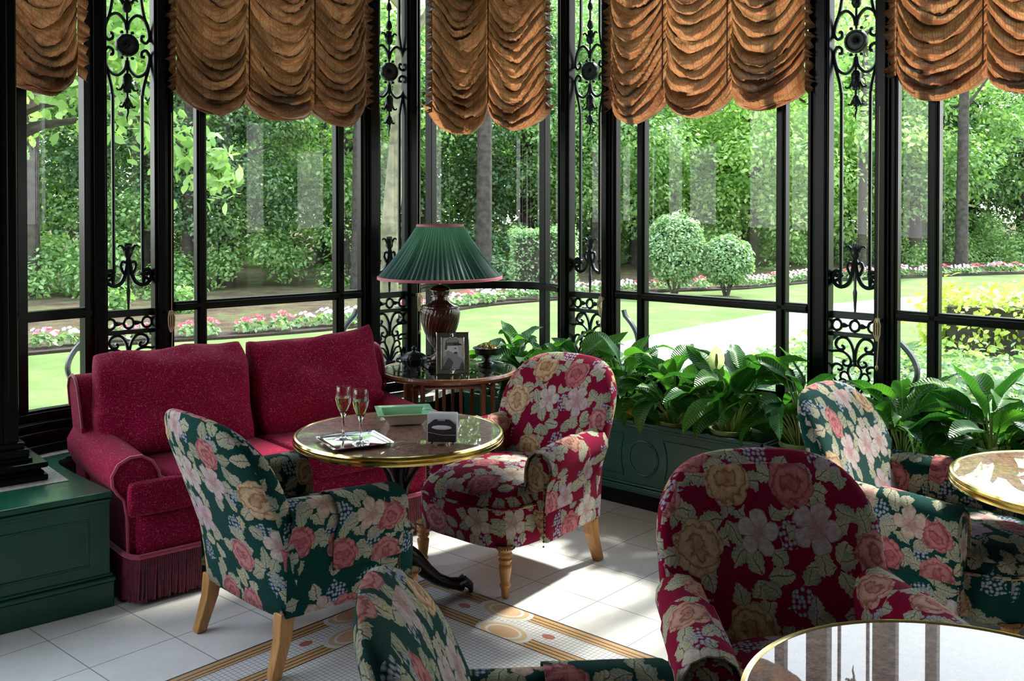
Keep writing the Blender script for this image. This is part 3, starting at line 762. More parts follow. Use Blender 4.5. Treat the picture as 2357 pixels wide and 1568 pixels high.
# ------------------------------------------------------------ gathered festoon curtains
def fnoise(x, y, s):
    return (sin(x * 3.1 + s) * cos(y * 4.3 + s * 1.7) + 0.6 * sin(x * 7.7 + y * 5.1 + s * 2.3) + 0.4 * sin(x * 2.3 - y * 9.7 + s)) / 2.0
def curtain(loc, rz, mp, edges, ztips, zbots, seed, label, name='festoon_curtain'):
    r = empty(name, (loc[0], loc[1], 0), rz, label, 'curtain', 'gathered check festoon curtains')
    nU = 26; n = len(edges) - 1; rows = []
    hs = [-i * 0.028 for i in range(5, 0, -1)] + [i * 0.0055 for i in range(0, 200)]
    S = 0.175
    def pt(i, k, h):
        u = k / nU; q = max(0.0, 4 * u * (1 - u)); x = edges[i] + (edges[i + 1] - edges[i]) * u
        tip = ztips[i] + (ztips[i + 1] - ztips[i]) * u; dl = tip - zbots[i]
        hh = max(h, 0.0); w = min(1.0, hh / 0.30); w = w * w * (3 - 2 * w)
        sg = dl * q ** 0.55 * (1 - w) + S * (q ** 0.9) * w
        ux = u + i * 3.7 + seed
        ph = hh / 0.066 + 0.95 * pnoise(V(ux * 1.3, hh * 4.5, seed)) + 0.30 * pnoise(V(ux * 4, hh * 12, seed + 4))
        bw = 0.62 + 0.75 * pnoise(V(ux * 1.7, hh * 9, seed + 8))
        fr = ph - math.floor(ph); rg = (fr / 0.62 if fr < 0.62 else (1 - fr) / 0.38); rg = rg * rg * (3 - 2 * rg)
        p2 = ph * 2.6 + 1.2 * pnoise(V(ux * 2.4, hh * 8, seed + 3)); rg2 = 0.5 + 0.5 * sin(2 * PI * p2)
        am = (0.30 + 0.70 * q ** 0.4) * min(1, 0.30 + hh / 0.10)
        o = 0.040 + 0.045 * q ** 0.5 + am * (0.066 * rg * bw + 0.017 * rg2 + 0.006 * sin(ph * 37 + 5 * pnoise(V(ux * 5, hh * 10, seed + 6)))) + 0.007 * sin(hh * 230 + seed + 3 * pnoise(V(hh * 20, i, seed))) * (1 - q) ** 3
        z = tip - sg + hh - 0.024 * am * sin(2 * PI * (fr - 0.1))
        if hh < 0.10: o += 0.025 * (1 - hh / 0.10) * q ** 0.4 * sin(min(1, hh / 0.05) * PI / 2 + 0.3)
        if h < 0: o -= 0.035 + 0.02 * q + 0.01 * (-h / 0.028); z += -h * 0.9 * (0.3 + 0.7 * q) - 0.006
        return x, o, z
    for h in hs:
        row = []
        for i in range(n):
            for k in range(nU + (1 if i == n - 1 else 0)):
                x, o, z = pt(i, k, h); X_, Y_ = mp(x, -o); row.append((X_, Y_, min(z, 3.05 + 0.002 * h)))
        rows.append(row)
    m = MB(); m.grid(rows, uv=False)
    # cloth coordinates in metres
    nc = len(rows[0]); us = []
    for i in range(n):
        for k in range(nU + (1 if i == n - 1 else 0)): us.append(edges[i] + (edges[i + 1] - edges[i]) * k / nU)
    m.u = []
    for a in range(len(rows) - 1):
        for j in range(nc - 1): m.u.append([(us[j] * 1.1, hs[a] * 1.35), (us[j + 1] * 1.1, hs[a] * 1.35), (us[j + 1] * 1.1, hs[a + 1] * 1.35), (us[j] * 1.1, hs[a + 1] * 1.35)])
    m.build('scalloped_cloth', M['curtain'], r, angle=180, recalc=False)
    for sd_, e, zt in ((-1, edges[0], ztips[0]), (1, edges[-1], ztips[-1])):
        rows = []
        for i in range(150):
            h = -0.03 + i * 0.0075; z = zt + h; row = []
            wv = sin(h * 190 + seed + 4 * pnoise(V(h * 14, seed, sd_))); w2 = 0.8 + 0.6 * pnoise(V(h * 30, seed, sd_ * 3))
            for k in range(5):
                t = k / 4
                X_, Y_ = mp(e + sd_ * (0.046 * t * w2 + 0.012 * t * pnoise(V(h * 60, seed, 2))), -(0.055 + 0.026 * wv * t + 0.01 * t))
                row.append((X_, Y_, z + 0.010 * t * sin(h * 60 + seed) - 0.02 * t))
            rows.append(row)
        m = MB(); m.grid(rows); m.build('ruffle', M['curtain'], r, angle=180, recalc=False)
    for i in range(1, n):
        m = MB(); X_, Y_ = mp(edges[i], -0.098)
        m.tube([V(X_, Y_, ztips[i] + 0.02), V(X_, Y_, 3.0)], 0.0035, 5); m.build('gathering_tape', M['curtain'], r)
    return r
def flat(P, s0):   # local frame of a straight wall
    return lambda x, y: (x - s0, y)
def curved(path, c, s_of=None):
    L = [0.0]
    for a, b_2 in zip(path, path[1:]): L.append(L[-1] + math.dist(a, b_2))
    def f(x, y):
        for i in range(len(path) - 1):
            if x <= L[i + 1] or i == len(path) - 2:
                t = (x - L[i]) / (L[i + 1] - L[i]); a, b_2 = path[i], path[i + 1]
                dx, dy = b_2[0] - a[0], b_2[1] - a[1]; q = math.hypot(dx, dy)
                return (a[0] + dx * t - dy / q * y - c[0], a[1] + dy * t + dx / q * y - c[1])
    f.L = L[-1]
    return f
curtain(PL(-0.5), RZL, flat(PL, -0.5), [-1.045, -0.70, -0.345, -0.030], [2.045, 2.005, 1.965, 2.035], [1.895, 1.885, 1.885], 1.0,
        'three-scallop brown checked festoon curtain over the window behind the sofa')
# the corner window's curtain hangs on a flatter bow than the glass
C3c = [(-0.50, 5.50), (-0.40, 5.60), (-0.28, 5.665), (-0.13, 5.69), (0.02, 5.665), (0.14, 5.60), (0.245, 5.495)]
C3c = smooth_path(C3c, 4); f3 = curved(C3c, (-0.128, 5.6))
curtain((-0.128, 5.6), 0, f3, [0.03, f3.L * 0.485, f3.L - 0.03], [2.02, 2.03, 2.03], [1.865, 1.885], 4.0,
        'two-scallop brown checked festoon curtain over the bowed corner window above the lamp')
curtain(PR(0.5), RZR, flat(PR, 0.5), [-0.005, 0.335, 0.70, 1.075], [2.02, 2.035, 2.03, 2.03], [1.895, 1.895, 1.905], 7.0,
        'three-scallop sunlit festoon curtain over the wide window right of the corner')
curtain(PR(2.0), RZR, flat(PR, 2.0), [1.49, 1.85, 2.21, 2.57], [2.06, 2.015, 2.02, 2.05], [1.905, 1.90, 1.90], 10.0,
        'sunlit festoon curtain cut off by the right edge of the photo')
C1c = smooth_path([(-2.12, 3.78), (-2.11, 3.90), (-2.08, 4.02), (-2.03, 4.13), (-1.965, 4.23), (-1.87, 4.32)], 4); f1 = curved(C1c, (-2.0, 4.1))
curtain((-2.0, 4.1), 0, f1, [0.02, 0.21, f1.L - 0.035], [2.05, 2.02, 2.06], [1.93, 1.925], 13.0,
        'bunched brown festoon curtain at the left edge beside the black column')

# ------------------------------------------------------------ armchairs
def sgn(v): return -1.0 if v < 0 else 1.0
def sring(hx, y0, y1, z, n=36, p=4.0, wrap=0.0):
    ym, hd = (y0 + y1) / 2, (y1 - y0) / 2; out = []
    for k in range(n):
        a = 2 * PI * (k + 0.5) / n; c, s = cos(a), sin(a)
        x = hx * sgn(c) * abs(c) ** (2 / p); y = ym + hd * sgn(s) * abs(s) ** (2 / p)
        out.append((x, y + wrap * (x / 0.28) ** 2, z))
    return out
LEGP = [(0.010, 0.0), (0.014, 0.006), (0.016, 0.040), (0.021, 0.046), (0.022, 0.052), (0.017, 0.058), (0.020, 0.080), (0.0245, 0.115), (0.025, 0.124), (0.019, 0.130),
        (0.021, 0.136), (0.026, 0.142), (0.026, 0.148), (0.019, 0.153), (0.019, 0.157), (0.027, 0.163), (0.027, 0.170), (0.023, 0.175), (0.028, 0.181), (0.030, 0.196)]
def armchair(fab):
    r = empty('armchair')
    # seat rail and domed seat
    rows = []
    for z, hx, y0, y1, p in ((0.185, 0.255, -0.27, 0.285, 5), (0.188, 0.264, -0.28, 0.295, 5), (0.24, 0.267, -0.28, 0.302, 4.5), (0.318, 0.268, -0.28, 0.308, 4.2), (0.334, 0.264, -0.28, 0.306, 4),
                             (0.345, 0.262, -0.27, 0.304, 4), (0.372, 0.252, -0.26, 0.290, 3.6), (0.400, 0.225, -0.24, 0.255, 3.2), (0.418, 0.175, -0.20, 0.195, 2.8), (0.427, 0.10, -0.12, 0.11, 2.4), (0.429, 0.03, -0.04, 0.04, 2)):
        ring = sring(hx, y0, y1, z, 44, p)
        rows.append([(x, y + (0.014 * (1 - (x / 0.27) ** 2) if y > 0 else 0), zz) for x, y, zz in ring])
    m = MB(); m.grid(rows, cu=True, uv=False, cap0=True, cap1=True)
    seat = m.build('seat', M[fab], r, angle=180)
    m = MB(); ring = sring(0.270, -0.28, 0.310, 0.336, 60, 4.1); m.tube([V(x, y + (0.014 * (1 - (x / 0.27) ** 2) if y > 0 else 0), z) for x, y, z in ring], 0.0055, 6, closed=True)
    m.build('piping', M[fab], seat)
    # backrest with arched top
    rows = []; W_ = 0.296; z0, zt = 0.60, 0.818
    lv = []
    for i in range(12):
        z = 0.188 + (z0 - 0.188) * i / 11; lv.append((z, 0.276 + (W_ - 0.276) * min(1, i / 9), 1.0))
    for i in range(1, 13):
        a = (PI / 2) * i / 12 * 0.985; lv.append((z0 + (zt - z0) * sin(a) ** 0.95, W_ * cos(a) ** 0.56, 1 - 0.25 * (i / 12) ** 2))
    def yr(z): t = (z - 0.188) / 0.62; return -0.285 - 0.225 * t ** 1.25
    for z, hx, k in lv:
        th = (0.135 - 0.035 * (z - 0.188) / 0.62) * k
        ed = max(0.0, (z - z0) / (zt - z0)); th *= (1 - 0.75 * ed ** 6)
        mid = yr(z) + 0.06
        rows.append(sring(hx, mid - th * 0.45, mid + th * 0.55, z, 48, 3.6 if z < z0 + 0.12 else 3.0, 0.035 * min(1, (z - 0.18) / 0.2)))
    # slightly hollow outside face
    m = MB(); m.grid(rows, cu=True, uv=False, cap0=True, cap1=True); back = m.build('backrest', M[fab], r, angle=180)
    # arms
    P0 = [(0.180, 0.30), (0.182, 0.38), (0.180, 0.44), (0.184, 0.485), (0.200, 0.520), (0.228, 0.541), (0.262, 0.545), (0.294, 0.532), (0.311, 0.505), (0.314, 0.475), (0.302, 0.448), (0.288, 0.42), (0.282, 0.37), (0.278, 0.28), (0.272, 0.19)]
    def prof(t, grow=0.0, sx=1):
        out = []
        for x, z in P0:
            up = max(0.0, min(1.0, (z - 0.38) / 0.1))
            zz = z + up * (0.012 - 0.022 * t) ; xx = x + 0.040 * t
            cx, cz = 0.245, 0.42; d_ = math.hypot(xx - cx, zz - cz) or 1
            out.append((sx * (xx + (xx - cx) / d_ * grow), zz + (zz - cz) / d_ * grow))
        return out
    for sx in (1, -1):
        rows = []
        ys = [-0.27, -0.26, -0.22, -0.14, -0.06, 0.02, 0.08, 0.118, 0.132, 0.139, 0.141]; gr = [0, 0, 0, 0, 0, 0, 0, 0, -0.004, -0.012, -0.020]
        for y, g in zip(ys, gr):
            t = (y + 0.27) / 0.41; rows.append([(x, y, z) for x, z in prof(t, g, sx)])
        m = MB(); m.grid(rows, cu=True); m.face([len(m.v) - len(P0) + i for i in range(len(P0))])
        arm = m.build('arm', M[fab], r, angle=60)
        m = MB()
        for (x, z) in prof(1.0, -0.012, sx)[11:]:
            for q in range(2): m.ball((x, 0.141, z - 0.02 * q), 0.0045, 6)
        for q in range(12): m.ball((sx * (0.310 + 0.0008 * q), 0.1405, 0.20 + 0.0165 * q), 0.0045, 6)
        m.build('nail_trim', M['nail'], arm)
        # loose protective cover over the arm
        rows = []
        pr = [(y, (y + 0.27) / 0.41) for y in (-0.115, -0.11, -0.05, 0.02, 0.09, 0.135, 0.146, 0.148)]
        for y, t in pr:
            q = prof(t, 0.006 if y < 0.14 else 0.0, sx)[1:13]
            q.append((q[-1][0] - sx * 0.002, q[-1][1] - 0.055)); rows.append([(x, y, z) for x, z in q])
        m = MB(); m.grid(rows); cv = m.build('arm_cover', M[fab], r, angle=70)
        md = cv.modifiers.new('cloth', 'SOLIDIFY'); md.thickness = 0.004; md.offset = 1
    for sx in (1, -1):
        m = MB(); m.lathe(LEGP, 18); lg = m.build('leg', M['leg_wood'], r, loc=(sx * 0.222, 0.262, 0), angle=50)
        m = MB()
        for k in range(22):
            a = 2 * PI * k / 22; m.ball((0.035 * cos(a), 0.035 * sin(a), 0.193), 0.0042, 5)
        m.build('nail_trim', M['nail'], lg)
        m = MB(); rows = []
        for z, cy, w in ((0.0, -0.045, 0.034), (0.01, -0.044, 0.037), (0.06, -0.028, 0.040), (0.12, -0.010, 0.045), (0.20, 0.0, 0.052)):
            h = w / 2; rows.append([(sx * 0.012 * (1 - z / 0.2) - h, cy - h, z), (sx * 0.012 * (1 - z / 0.2) + h, cy - h, z), (sx * 0.012 * (1 - z / 0.2) + h, cy + h, z), (sx * 0.012 * (1 - z / 0.2) - h, cy + h, z)])
        m.grid(rows, cu=True, uv=False, cap0=True, cap1=True); m.build('leg', M['leg_wood'], r, loc=(sx * 0.232, -0.250, 0), bevel=0.004, smooth=False)
    return r
def face_rz(fx, fy): return math.atan2(-fx, fy)
red0 = armchair('red_floral'); teal0 = armchair('teal_floral')
def place(o, x, y, f, label, group):
    o.location = (x, y, 0); o.rotation_euler = (0, 0, face_rz(*f)); tag(o, label, 'armchair', group); return o
RG, TG = 'crimson floral armchairs', 'dark teal floral armchairs'
place(red0, -0.020, 4.05, (-0.658, -0.752), 'crimson floral armchair beside the lamp table, facing the drinks table', RG)
place(copy_tree(red0), 0.695, 2.23, (0.09, -0.996), 'large crimson floral armchair seen from the front behind the foreground table', RG)
place(teal0, -0.700, 3.446, (0.715, 0.70), 'teal floral armchair seen from behind, in front of the crimson sofa', TG)
place(copy_tree(teal0), 0.200, 1.715, (0.995, 0.085), 'teal floral armchair cut off by the bottom edge, closest to the camera', TG)
place(copy_tree(teal0), 1.47, 3.36, (0.76, -0.65), 'teal floral armchair by the right windows at the far round table', TG)

# ------------------------------------------------------------ crimson sofa
def cushion(mb, x0, x1, y0, y1, z0, z1, puff=0.03, n=14, p=5.0, rows_z=9, top=None):
    rows = []
    for i in range(rows_z + 1):
        t = -1 + 2 * i / rows_z; a = t * PI / 2 * 0.93
        zz = (z0 + z1) / 2 + (z1 - z0) / 2 * sin(a) / sin(PI / 2 * 0.93); k = cos(a) ** 0.35
        rows.append(sring2((x0 + x1) / 2, (y0 + y1) / 2, (x1 - x0) / 2 - puff * (1 - k), (y1 - y0) / 2 - puff * (1 - k), zz, n * 4, p))
    mb.grid(rows, cu=True, uv=False, cap0=True, cap1=True); return rows
def sring2(cx, cy, hx, hy, z, n, p):
    out = []
    for k in range(n):
        a = 2 * PI * (k + 0.5) / n; c, s = cos(a), sin(a)
        out.append((cx + hx * sgn(c) * abs(c) ** (2 / p), cy + hy * sgn(s) * abs(s) ** (2 / p), z))
    return out
SOFA = empty('sofa', (-0.896, 4.10, 0), face_rz(0.644, -0.765), 'crimson scroll-patterned two-seat sofa with fringed base under the left window', 'sofa')
def sofa():
    r = SOFA; F = M['sofa']
    # base
    m = MB(); rows = []
    for z, g in ((0.17, 0.0), (0.18, 0.008), (0.25, 0.012), (0.32, 0.008), (0.335, -0.004)): rows.append(sring2(0, -0.255, 0.655 + g, 0.295 + g, z, 80, 14))
    m.grid(rows, cu=True, uv=False, cap0=True, cap1=True); m.build('base', F, r)
    # back frame
    rows = []
    for i in range(9):
        x = -0.725 + 1.45 * i / 8; row = []
        for y, z in ((-0.40, 0.18), (-0.41, 0.45), (-0.455, 0.68), (-0.475, 0.74), (-0.50, 0.772), (-0.54, 0.782), (-0.575, 0.768), (-0.595, 0.73), (-0.585, 0.65), (-0.555, 0.45), (-0.545, 0.18)): row.append((x * (1 - 0.03 * (0.78 - z) / 0.6), y, z))
        rows.append(row)
    m = MB(); m.grid(rows, cu=True, cap0=True, cap1=True); m.build('backrest', F, r, bevel=0.012)
    for sx in (1, -1):
        m = MB(); m.tube([V(sx * 0.725 * (1 - 0.03 * (0.78 - z) / 0.6), y, z) for y, z in ((-0.43, 0.58), (-0.455, 0.68), (-0.475, 0.74), (-0.50, 0.772), (-0.54, 0.783), (-0.576, 0.768), (-0.596, 0.73), (-0.585, 0.65))], 0.006, 6); m.build('piping', M['sofa_cord'], r)
    # arms: high at the back, scrolled fronts
    for sx in (1, -1):
        rows = []
        for y in [-0.545, -0.45, -0.34, -0.22, -0.10, -0.03, -0.008, 0.0]:
            t = (y + 0.545) / 0.545; up = 0.045 * (1 - t) ** 1.3; row = []
            e = -0.010 if y == 0.0 else (-0.003 if y == -0.008 else 0)
            P_ = [(0.565, 0.17), (0.565, 0.33), (0.562, 0.42), (0.572, 0.475), (0.595, 0.515), (0.635, 0.540), (0.680, 0.540), (0.722, 0.520), (0.745, 0.480), (0.742, 0.440), (0.722, 0.410), (0.700, 0.385), (0.690, 0.32), (0.686, 0.17)]
            for x, z in P_:
                k = max(0, min(1, (z - 0.36) / 0.1)); cx, cz = 0.65, 0.42; dd = math.hypot(x - cx, z - cz)
                row.append((sx * (x + (x - cx) / dd * e), y, z + up * k + (z - cz) / dd * e))
            rows.append(row)
        m = MB(); m.grid(rows, cu=True); m.face([len(m.v) - 14 + i for i in range(14)]); arm = m.build('arm', F, r, angle=60)
        m = MB(); m.tube([V(sx * x, 0.0, z) for x, z in P_[1:]], 0.006, 6); m.build('piping', M['sofa_cord'], arm)
    # seat cushions with a T-shaped front
    for sx in (1, -1):
        m = MB(); xa, xb = (0.004, 0.555); X0, X1 = (xa, xb) if sx > 0 else (-xb, -xa)
        cushion(m, X0, X1, -0.42, 0.055, 0.325, 0.462, 0.045, 16, 7)
        s0 = len(m.v); Y0, Y1 = (0.45, 0.70) if sx > 0 else (-0.70, -0.45)
        cushion(m, Y0, Y1, 0.008, 0.062, 0.330, 0.452, 0.02, 10, 4)
        c = m.build('seat_cushion', F, r, angle=180)
        m = MB(); ring = sring2((X0 + X1) / 2, -0.18, 0.272, 0.232, 0.442, 64, 8); m.tube([V(*p) for p in ring], 0.005, 5, closed=True); m.build('piping', M['sofa_cord'], c)
    # loose back cushions leaning on the back
    for sx, w, dz in ((1, 0.352, 0.008), (-1, 0.335, 0.0)):
        m = MB(); rows = []; nr = 30
        for i in range(nr + 1):
            t = i / nr; z = 0.0 + 0.43 * t
            a = (t - 0.5) * PI * 0.96; k = cos(a) ** 0.30
            sag = 0.012 * sin(t * 9 + sx)
            rows.append([(x, y + 0.012 * sin(x * 11 + t * 5), zz + 0.010 * sin(x * 7 + sx * 2) * t + 0.014 * abs(x / w) ** 4 * (1 if t > 0.6 else -1)) for x, y, zz in sring2(0, sag, w * (0.93 + 0.07 * t) * (0.90 + 0.10 * k) - (0.02 if sx > 0 else 0) * t, 0.090 * k * (1 + 0.15 * sin(t * 3)), z, 120, 4.5 if i in (0, nr) else 3.6)])
        m.grid(rows, cu=True, uv=False, cap0=True, cap1=True)
        Mx = Matrix.Translation((sx * 0.335 + (0.018 if sx > 0 else 0.0), -0.335, 0.445 + dz)) @ Matrix.Rotation(rad(-sx * 1.5), 4, 'Y') @ Matrix.Rotation(rad(21), 4, 'X')
        for q_ in range(len(m.v)):
            x, y, z = m.v[q_]; k = pnoise(V(x * 7 + sx * 5, y * 7, z * 9)); k2 = pnoise(V(x * 5 + z * 22 + sx, x * 3, z * 30 - x * 12)); lo = max(0, 1 - abs(z - 0.12) / 0.16) * max(0, min(1, (sx * x + 0.05) / 0.25))
            m.v[q_] = (x + 0.012 * k, y + 0.022 * k + (0.028 * k2) * lo, z + 0.010 * k)
        m.xform(Mx); c = m.build('back_cushion', F, r, angle=180)
    # cord and bullion fringe
    path = [(0.70, -0.545)] + [(0.70, y / 100) for y in range(-50, -1, 6)] + [(0.69, 0.03)] + [(x / 100, 0.055) for x in range(67, -68, -6)] + [(-0.69, 0.03)] + [(-0.70, y / 100) for y in range(-2, -54, -6)]
    m = MB(); m.tube([V(x * 0.995, y, 0.180) for x, y in path], 0.010, 7); m.build('fringe_heading', M['sofa_cord'], r)
    L = [0.0]
    for a, b_2 in zip(path, path[1:]): L.append(L[-1] + math.dist(a, b_2))
    m = MB(); rg = random.Random(5); s = 0.0; i = 0
    while s < L[-1]:
        while i < len(path) - 2 and s > L[i + 1]: i += 1
        t = (s - L[i]) / (L[i + 1] - L[i]); x = path[i][0] + (path[i + 1][0] - path[i][0]) * t; y = path[i][1] + (path[i + 1][1] - path[i][1]) * t
        j = rg.uniform(-0.006, 0.006); m.tube([V(x * 0.99, y - 0.003, 0.178), V(x * 0.995 + j * 0.5, y, 0.09), V(x + j, y + rg.uniform(-0.004, 0.006), 0.010 + rg.uniform(0, 0.012))], [0.004, 0.0046, 0.0052], 4)
        s += 0.0078
    tag(m.build('fringe', M['fringe'], r), kind='stuff')
    m = MB()
    for sx in (1, -1):
        for y in (-0.50, -0.03): m.box(sx * 0.62 - 0.03, sx * 0.62 + 0.03, y - 0.03, y + 0.03, 0.0, 0.18)
    m.build('foot_blocks', M['plinth'], r)
sofa()

# ------------------------------------------------------------ green panelled radiator cover on the left
def cover():
    r = empty('radiator_cover', (-1.47, 3.642, 0), RZL, 'dark green panelled radiator cover wrapping around the left end of the sofa', 'cabinet')
    Mi = r.matrix_basis.copy(); Mi = Matrix.Translation((-1.47, 3.642, 0)) @ Matrix.Rotation(RZL, 4, 'Z'); Mi = Mi.inverted()
    def lc(p): q = Mi @ V(p[0], p[1], 0); return (q.x, q.y)
    notch = smooth_path([(-1.47, 3.642), (-1.64, 3.81), (-1.79, 3.965), (-1.862, 4.06), (-1.868, 4.14), (-1.80, 4.215), (-1.66, 4.322), PL(-1.0, -0.215), PL(-0.4, -0.22), PL(0.25, -0.225)], 5)
    back = [PL(0.27, -0.15), PL(-0.5, -0.15), PL(-1.2, -0.15)] + [p for p in reversed(offs(C1, -0.15))][1:]
    poly = [lc(p) for p in notch] + [lc(p) for p in back] + [lc((-2.45, 3.5)), lc((-2.75, 3.3)), (-1.3, 0.0)]
    def clean(P): return P
    m = MB(); m.prism(clean(poly), 0.398, 0.424); m.build('top', M['green'], r, smooth=False, bevel=0.006)
    # shallow step under the top
    ins = [lc(p) for p in offs(notch, 0.014)] + [lc(p) for p in back] + [lc((-2.45, 3.5)), lc((-2.75, 3.3)), (-1.3, 0.014)]
    m = MB(); m.prism(ins, 0.0, 0.398); m.build('body', M['planter'] if False else M['green'], r, smooth=False)
    m = MB(); m.box(-1.3, -0.010, 0.000, 0.02, 0.372, 0.398); m.box(-1.3, -0.010, -0.006, 0.02, 0.386, 0.398); m.build('cornice', M['green'], r, bevel=0.004)
    m = MB(); m.box(-1.3, 0.0, -0.012, 0.014, 0.0, 0.095); m.box(-1.3, 0.004, -0.018, 0.014, 0.095, 0.112); m.box(-1.3, -0.002, -0.006, 0.014, 0.112, 0.124); m.build('plinth', M['green'], r, bevel=0.004)
    for a, c in ((-0.72, -0.085), (-1.28, -0.80)):
        m = MB()
        for x0, x1, z0, z1 in ((a, c, 0.328, 0.338), (a, c, 0.160, 0.170), (a, a + 0.01, 0.16, 0.338), (c - 0.01, c, 0.16, 0.338)): m.box(x0, x1, -0.002, 0.020, z0, z1)
        m.build('panel_moulding', M['green'], r, bevel=0.003)
    return r
cover()
# black column at the left edge, standing on the cover
m = MB()
cx, cy = 0, 0
m.box(-0.105, 0.105, -0.105, 0.105, 0.424, 3.12)
for k in (-0.06, -0.02, 0.02, 0.06): m.box(k - 0.012, k + 0.012, -0.113, 0.113, 0.56, 3.0); m.box(-0.113, 0.113, k - 0.012, k + 0.012, 0.56, 3.0)
for h, z0, z1 in ((0.188, 0.426, 0.450), (0.178, 0.450, 0.462), (0.188, 0.475, 0.498), (0.168, 0.462, 0.475), (0.145, 0.498, 0.512), (0.135, 0.512, 0.545), (0.122, 0.545, 0.57)): m.box(-h, h, -h, h, z0, z1)
tag(m.build('trim_20', M['black'], loc=(-2.035, 3.80, 0), rz=RZL, bevel=0.006, smooth=False), kind='structure')
m = MB(); m.box(-0.25, 0.245, -0.245, 0.20, 0.4245, 0.4265); tag(m.build('trim_21', M['stone'], loc=(-2.035, 3.80, 0), rz=RZL, smooth=False), kind='structure')

# ------------------------------------------------------------ round granite tables
def gtable(loc, rz, label):
    r = empty('round_table', (loc[0], loc[1], 0), rz, label, 'table', 'round granite café tables with brass rims')
    T = 0.630; R_ = 0.389
    m = MB(); m.lathe([(0.0, T), (R_ - 0.014, T), (R_ - 0.014, T - 0.02), (0, T - 0.02)][::-1], 96); m.build('tabletop', M['granite'], r, angle=30)
    pr = [(R_ - 0.015, T - 0.024), (R_ - 0.015, T + 0.0005), (R_ - 0.012, T + 0.0025), (R_ - 0.004, T + 0.001), (R_ - 0.001, T - 0.006), (R_ - 0.006, T - 0.0085), (R_ - 0.0005, T - 0.012), (R_ + 0.0002, T - 0.018), (R_ - 0.0055, T - 0.0205), (R_ + 0.0002, T - 0.024), (R_ - 0.001, T - 0.030), (R_ - 0.008, T - 0.032), (R_ - 0.03, T - 0.030)]
    m = MB(); m.lathe(pr, 128); m.build('rim', M['brass'], r, angle=35)
    m = MB(); m.lathe([(0.0, T - 0.034), (R_ - 0.02, T - 0.034), (R_ - 0.02, T - 0.022), (0, T - 0.022)], 64); m.build('under_panel', M['cast'], r)
    m = MB(); m.lathe([(0.045, 0.10), (0.05, 0.12), (0.032, 0.15), (0.024, 0.19), (0.030, 0.25), (0.022, 0.29), (0.018, 0.40), (0.028, 0.43), (0.020, 0.46), (0.03, 0.50), (0.05, 0.53)], 20); m.build('column', M['cast'], r)
    for k in range(4):
        a = PI / 4 + k * PI / 2; c, s = cos(a), sin(a)
        pts = [(0.02, 0.36), (0.03, 0.43), (0.07, 0.50), (0.13, 0.56), (0.20, 0.594)]
        m = MB(); m.tube([V(q * c, q * s, z) for q, z in pts], [0.012, 0.011, 0.010, 0.009, 0.008], 8); m.build('bracket', M['cast'], r)
    for k in range(3):
        a = 2 * PI * k / 3; c, s = cos(a), sin(a)
        m = MB(); pts = [(0.03, 0.17), (0.06, 0.145), (0.10, 0.10), (0.145, 0.062), (0.19, 0.042), (0.225, 0.036), (0.245, 0.032)]
        m.tube([V(q * c, q * s, z) for q, z in pts], [0.036, 0.036, 0.030, 0.024, 0.022, 0.024, 0.027], 10)
        for t in (-0.030, -0.010, 0.010, 0.030):
            e = 0.268 - abs(t) * 0.35; n_ = V(-s, c, 0) * t
            m.tube([V(0.235 * c, 0.235 * s, 0.036) + n_ * 0.8, V((e - 0.01) * c, (e - 0.01) * s, 0.046) + n_, V((e + 0.008) * c, (e + 0.008) * s, 0.030) + n_, V((e + 0.010) * c, (e + 0.010) * s, 0.010) + n_], [0.014, 0.0135, 0.011, 0.008], 8)
        m.tube([V(0.05 * c, 0.05 * s, 0.175), V(0.09 * c, 0.09 * s, 0.135), V(0.13 * c, 0.13 * s, 0.095), V(0.16 * c, 0.16 * s, 0.07)], [0.008, 0.012, 0.010, 0.004], 6)
        m.build('claw_foot', M['cast'], r)
    m = MB(); m.lathe([(0.03, 0.06), (0.06, 0.08), (0.065, 0.11), (0.05, 0.14), (0.03, 0.16)], 16); m.build('hub', M['cast'], r)
    return r
gtable((-0.420, 3.690), rad(17), 'round granite table with brass rim holding the champagne glasses')
gtable((0.772, 1.633), rad(50), 'glossy round granite table in the bottom right corner, empty')
gtable((1.762, 3.030), rad(80), 'round granite table at the right edge beside the teal armchair')
TZ = 0.6325

# things on the drinks table
def tray():
    r = empty('serving_tray', (-0.560, 3.515, TZ), rad(-8), 'small rectangular silver tray under the two champagne glasses', 'tray')
    def rr(hx, hy, rc, z, n=6):
        out = []
        for cx_, cy_, a0 in ((hx - rc, hy - rc, 0), (-hx + rc, hy - rc, PI / 2), (-hx + rc, -hy + rc, PI), (hx - rc, -hy + rc, 1.5 * PI)):
            for k in range(n + 1): a = a0 + PI / 2 * k / n; out.append((cx_ + rc * cos(a), cy_ + rc * sin(a), z))
        return out
    m = MB(); rows = [rr(0.085, 0.085, 0.008, 0.000), rr(0.098, 0.098, 0.012, 0.005), rr(0.112, 0.112, 0.016, 0.0085), rr(0.113, 0.113, 0.016, 0.0105), rr(0.098, 0.098, 0.012, 0.0075), rr(0.088, 0.088, 0.008, 0.0035)]
    m.grid(rows, cu=True, uv=False, cap0=True, cap1=True); m.build('dish', M['silver'], r, angle=50)
    m = MB()
    for off_ in (0.104, 0.109): m.tube([V(x, y, z) for x, y, z in rr(off_, off_, 0.014, 0.0102)], 0.0012, 5, closed=True)
    m.build('beaded_border', M['silver'], r)
    return r
tr = tray(); tr.rotation_euler = (0, 0, rad(28))
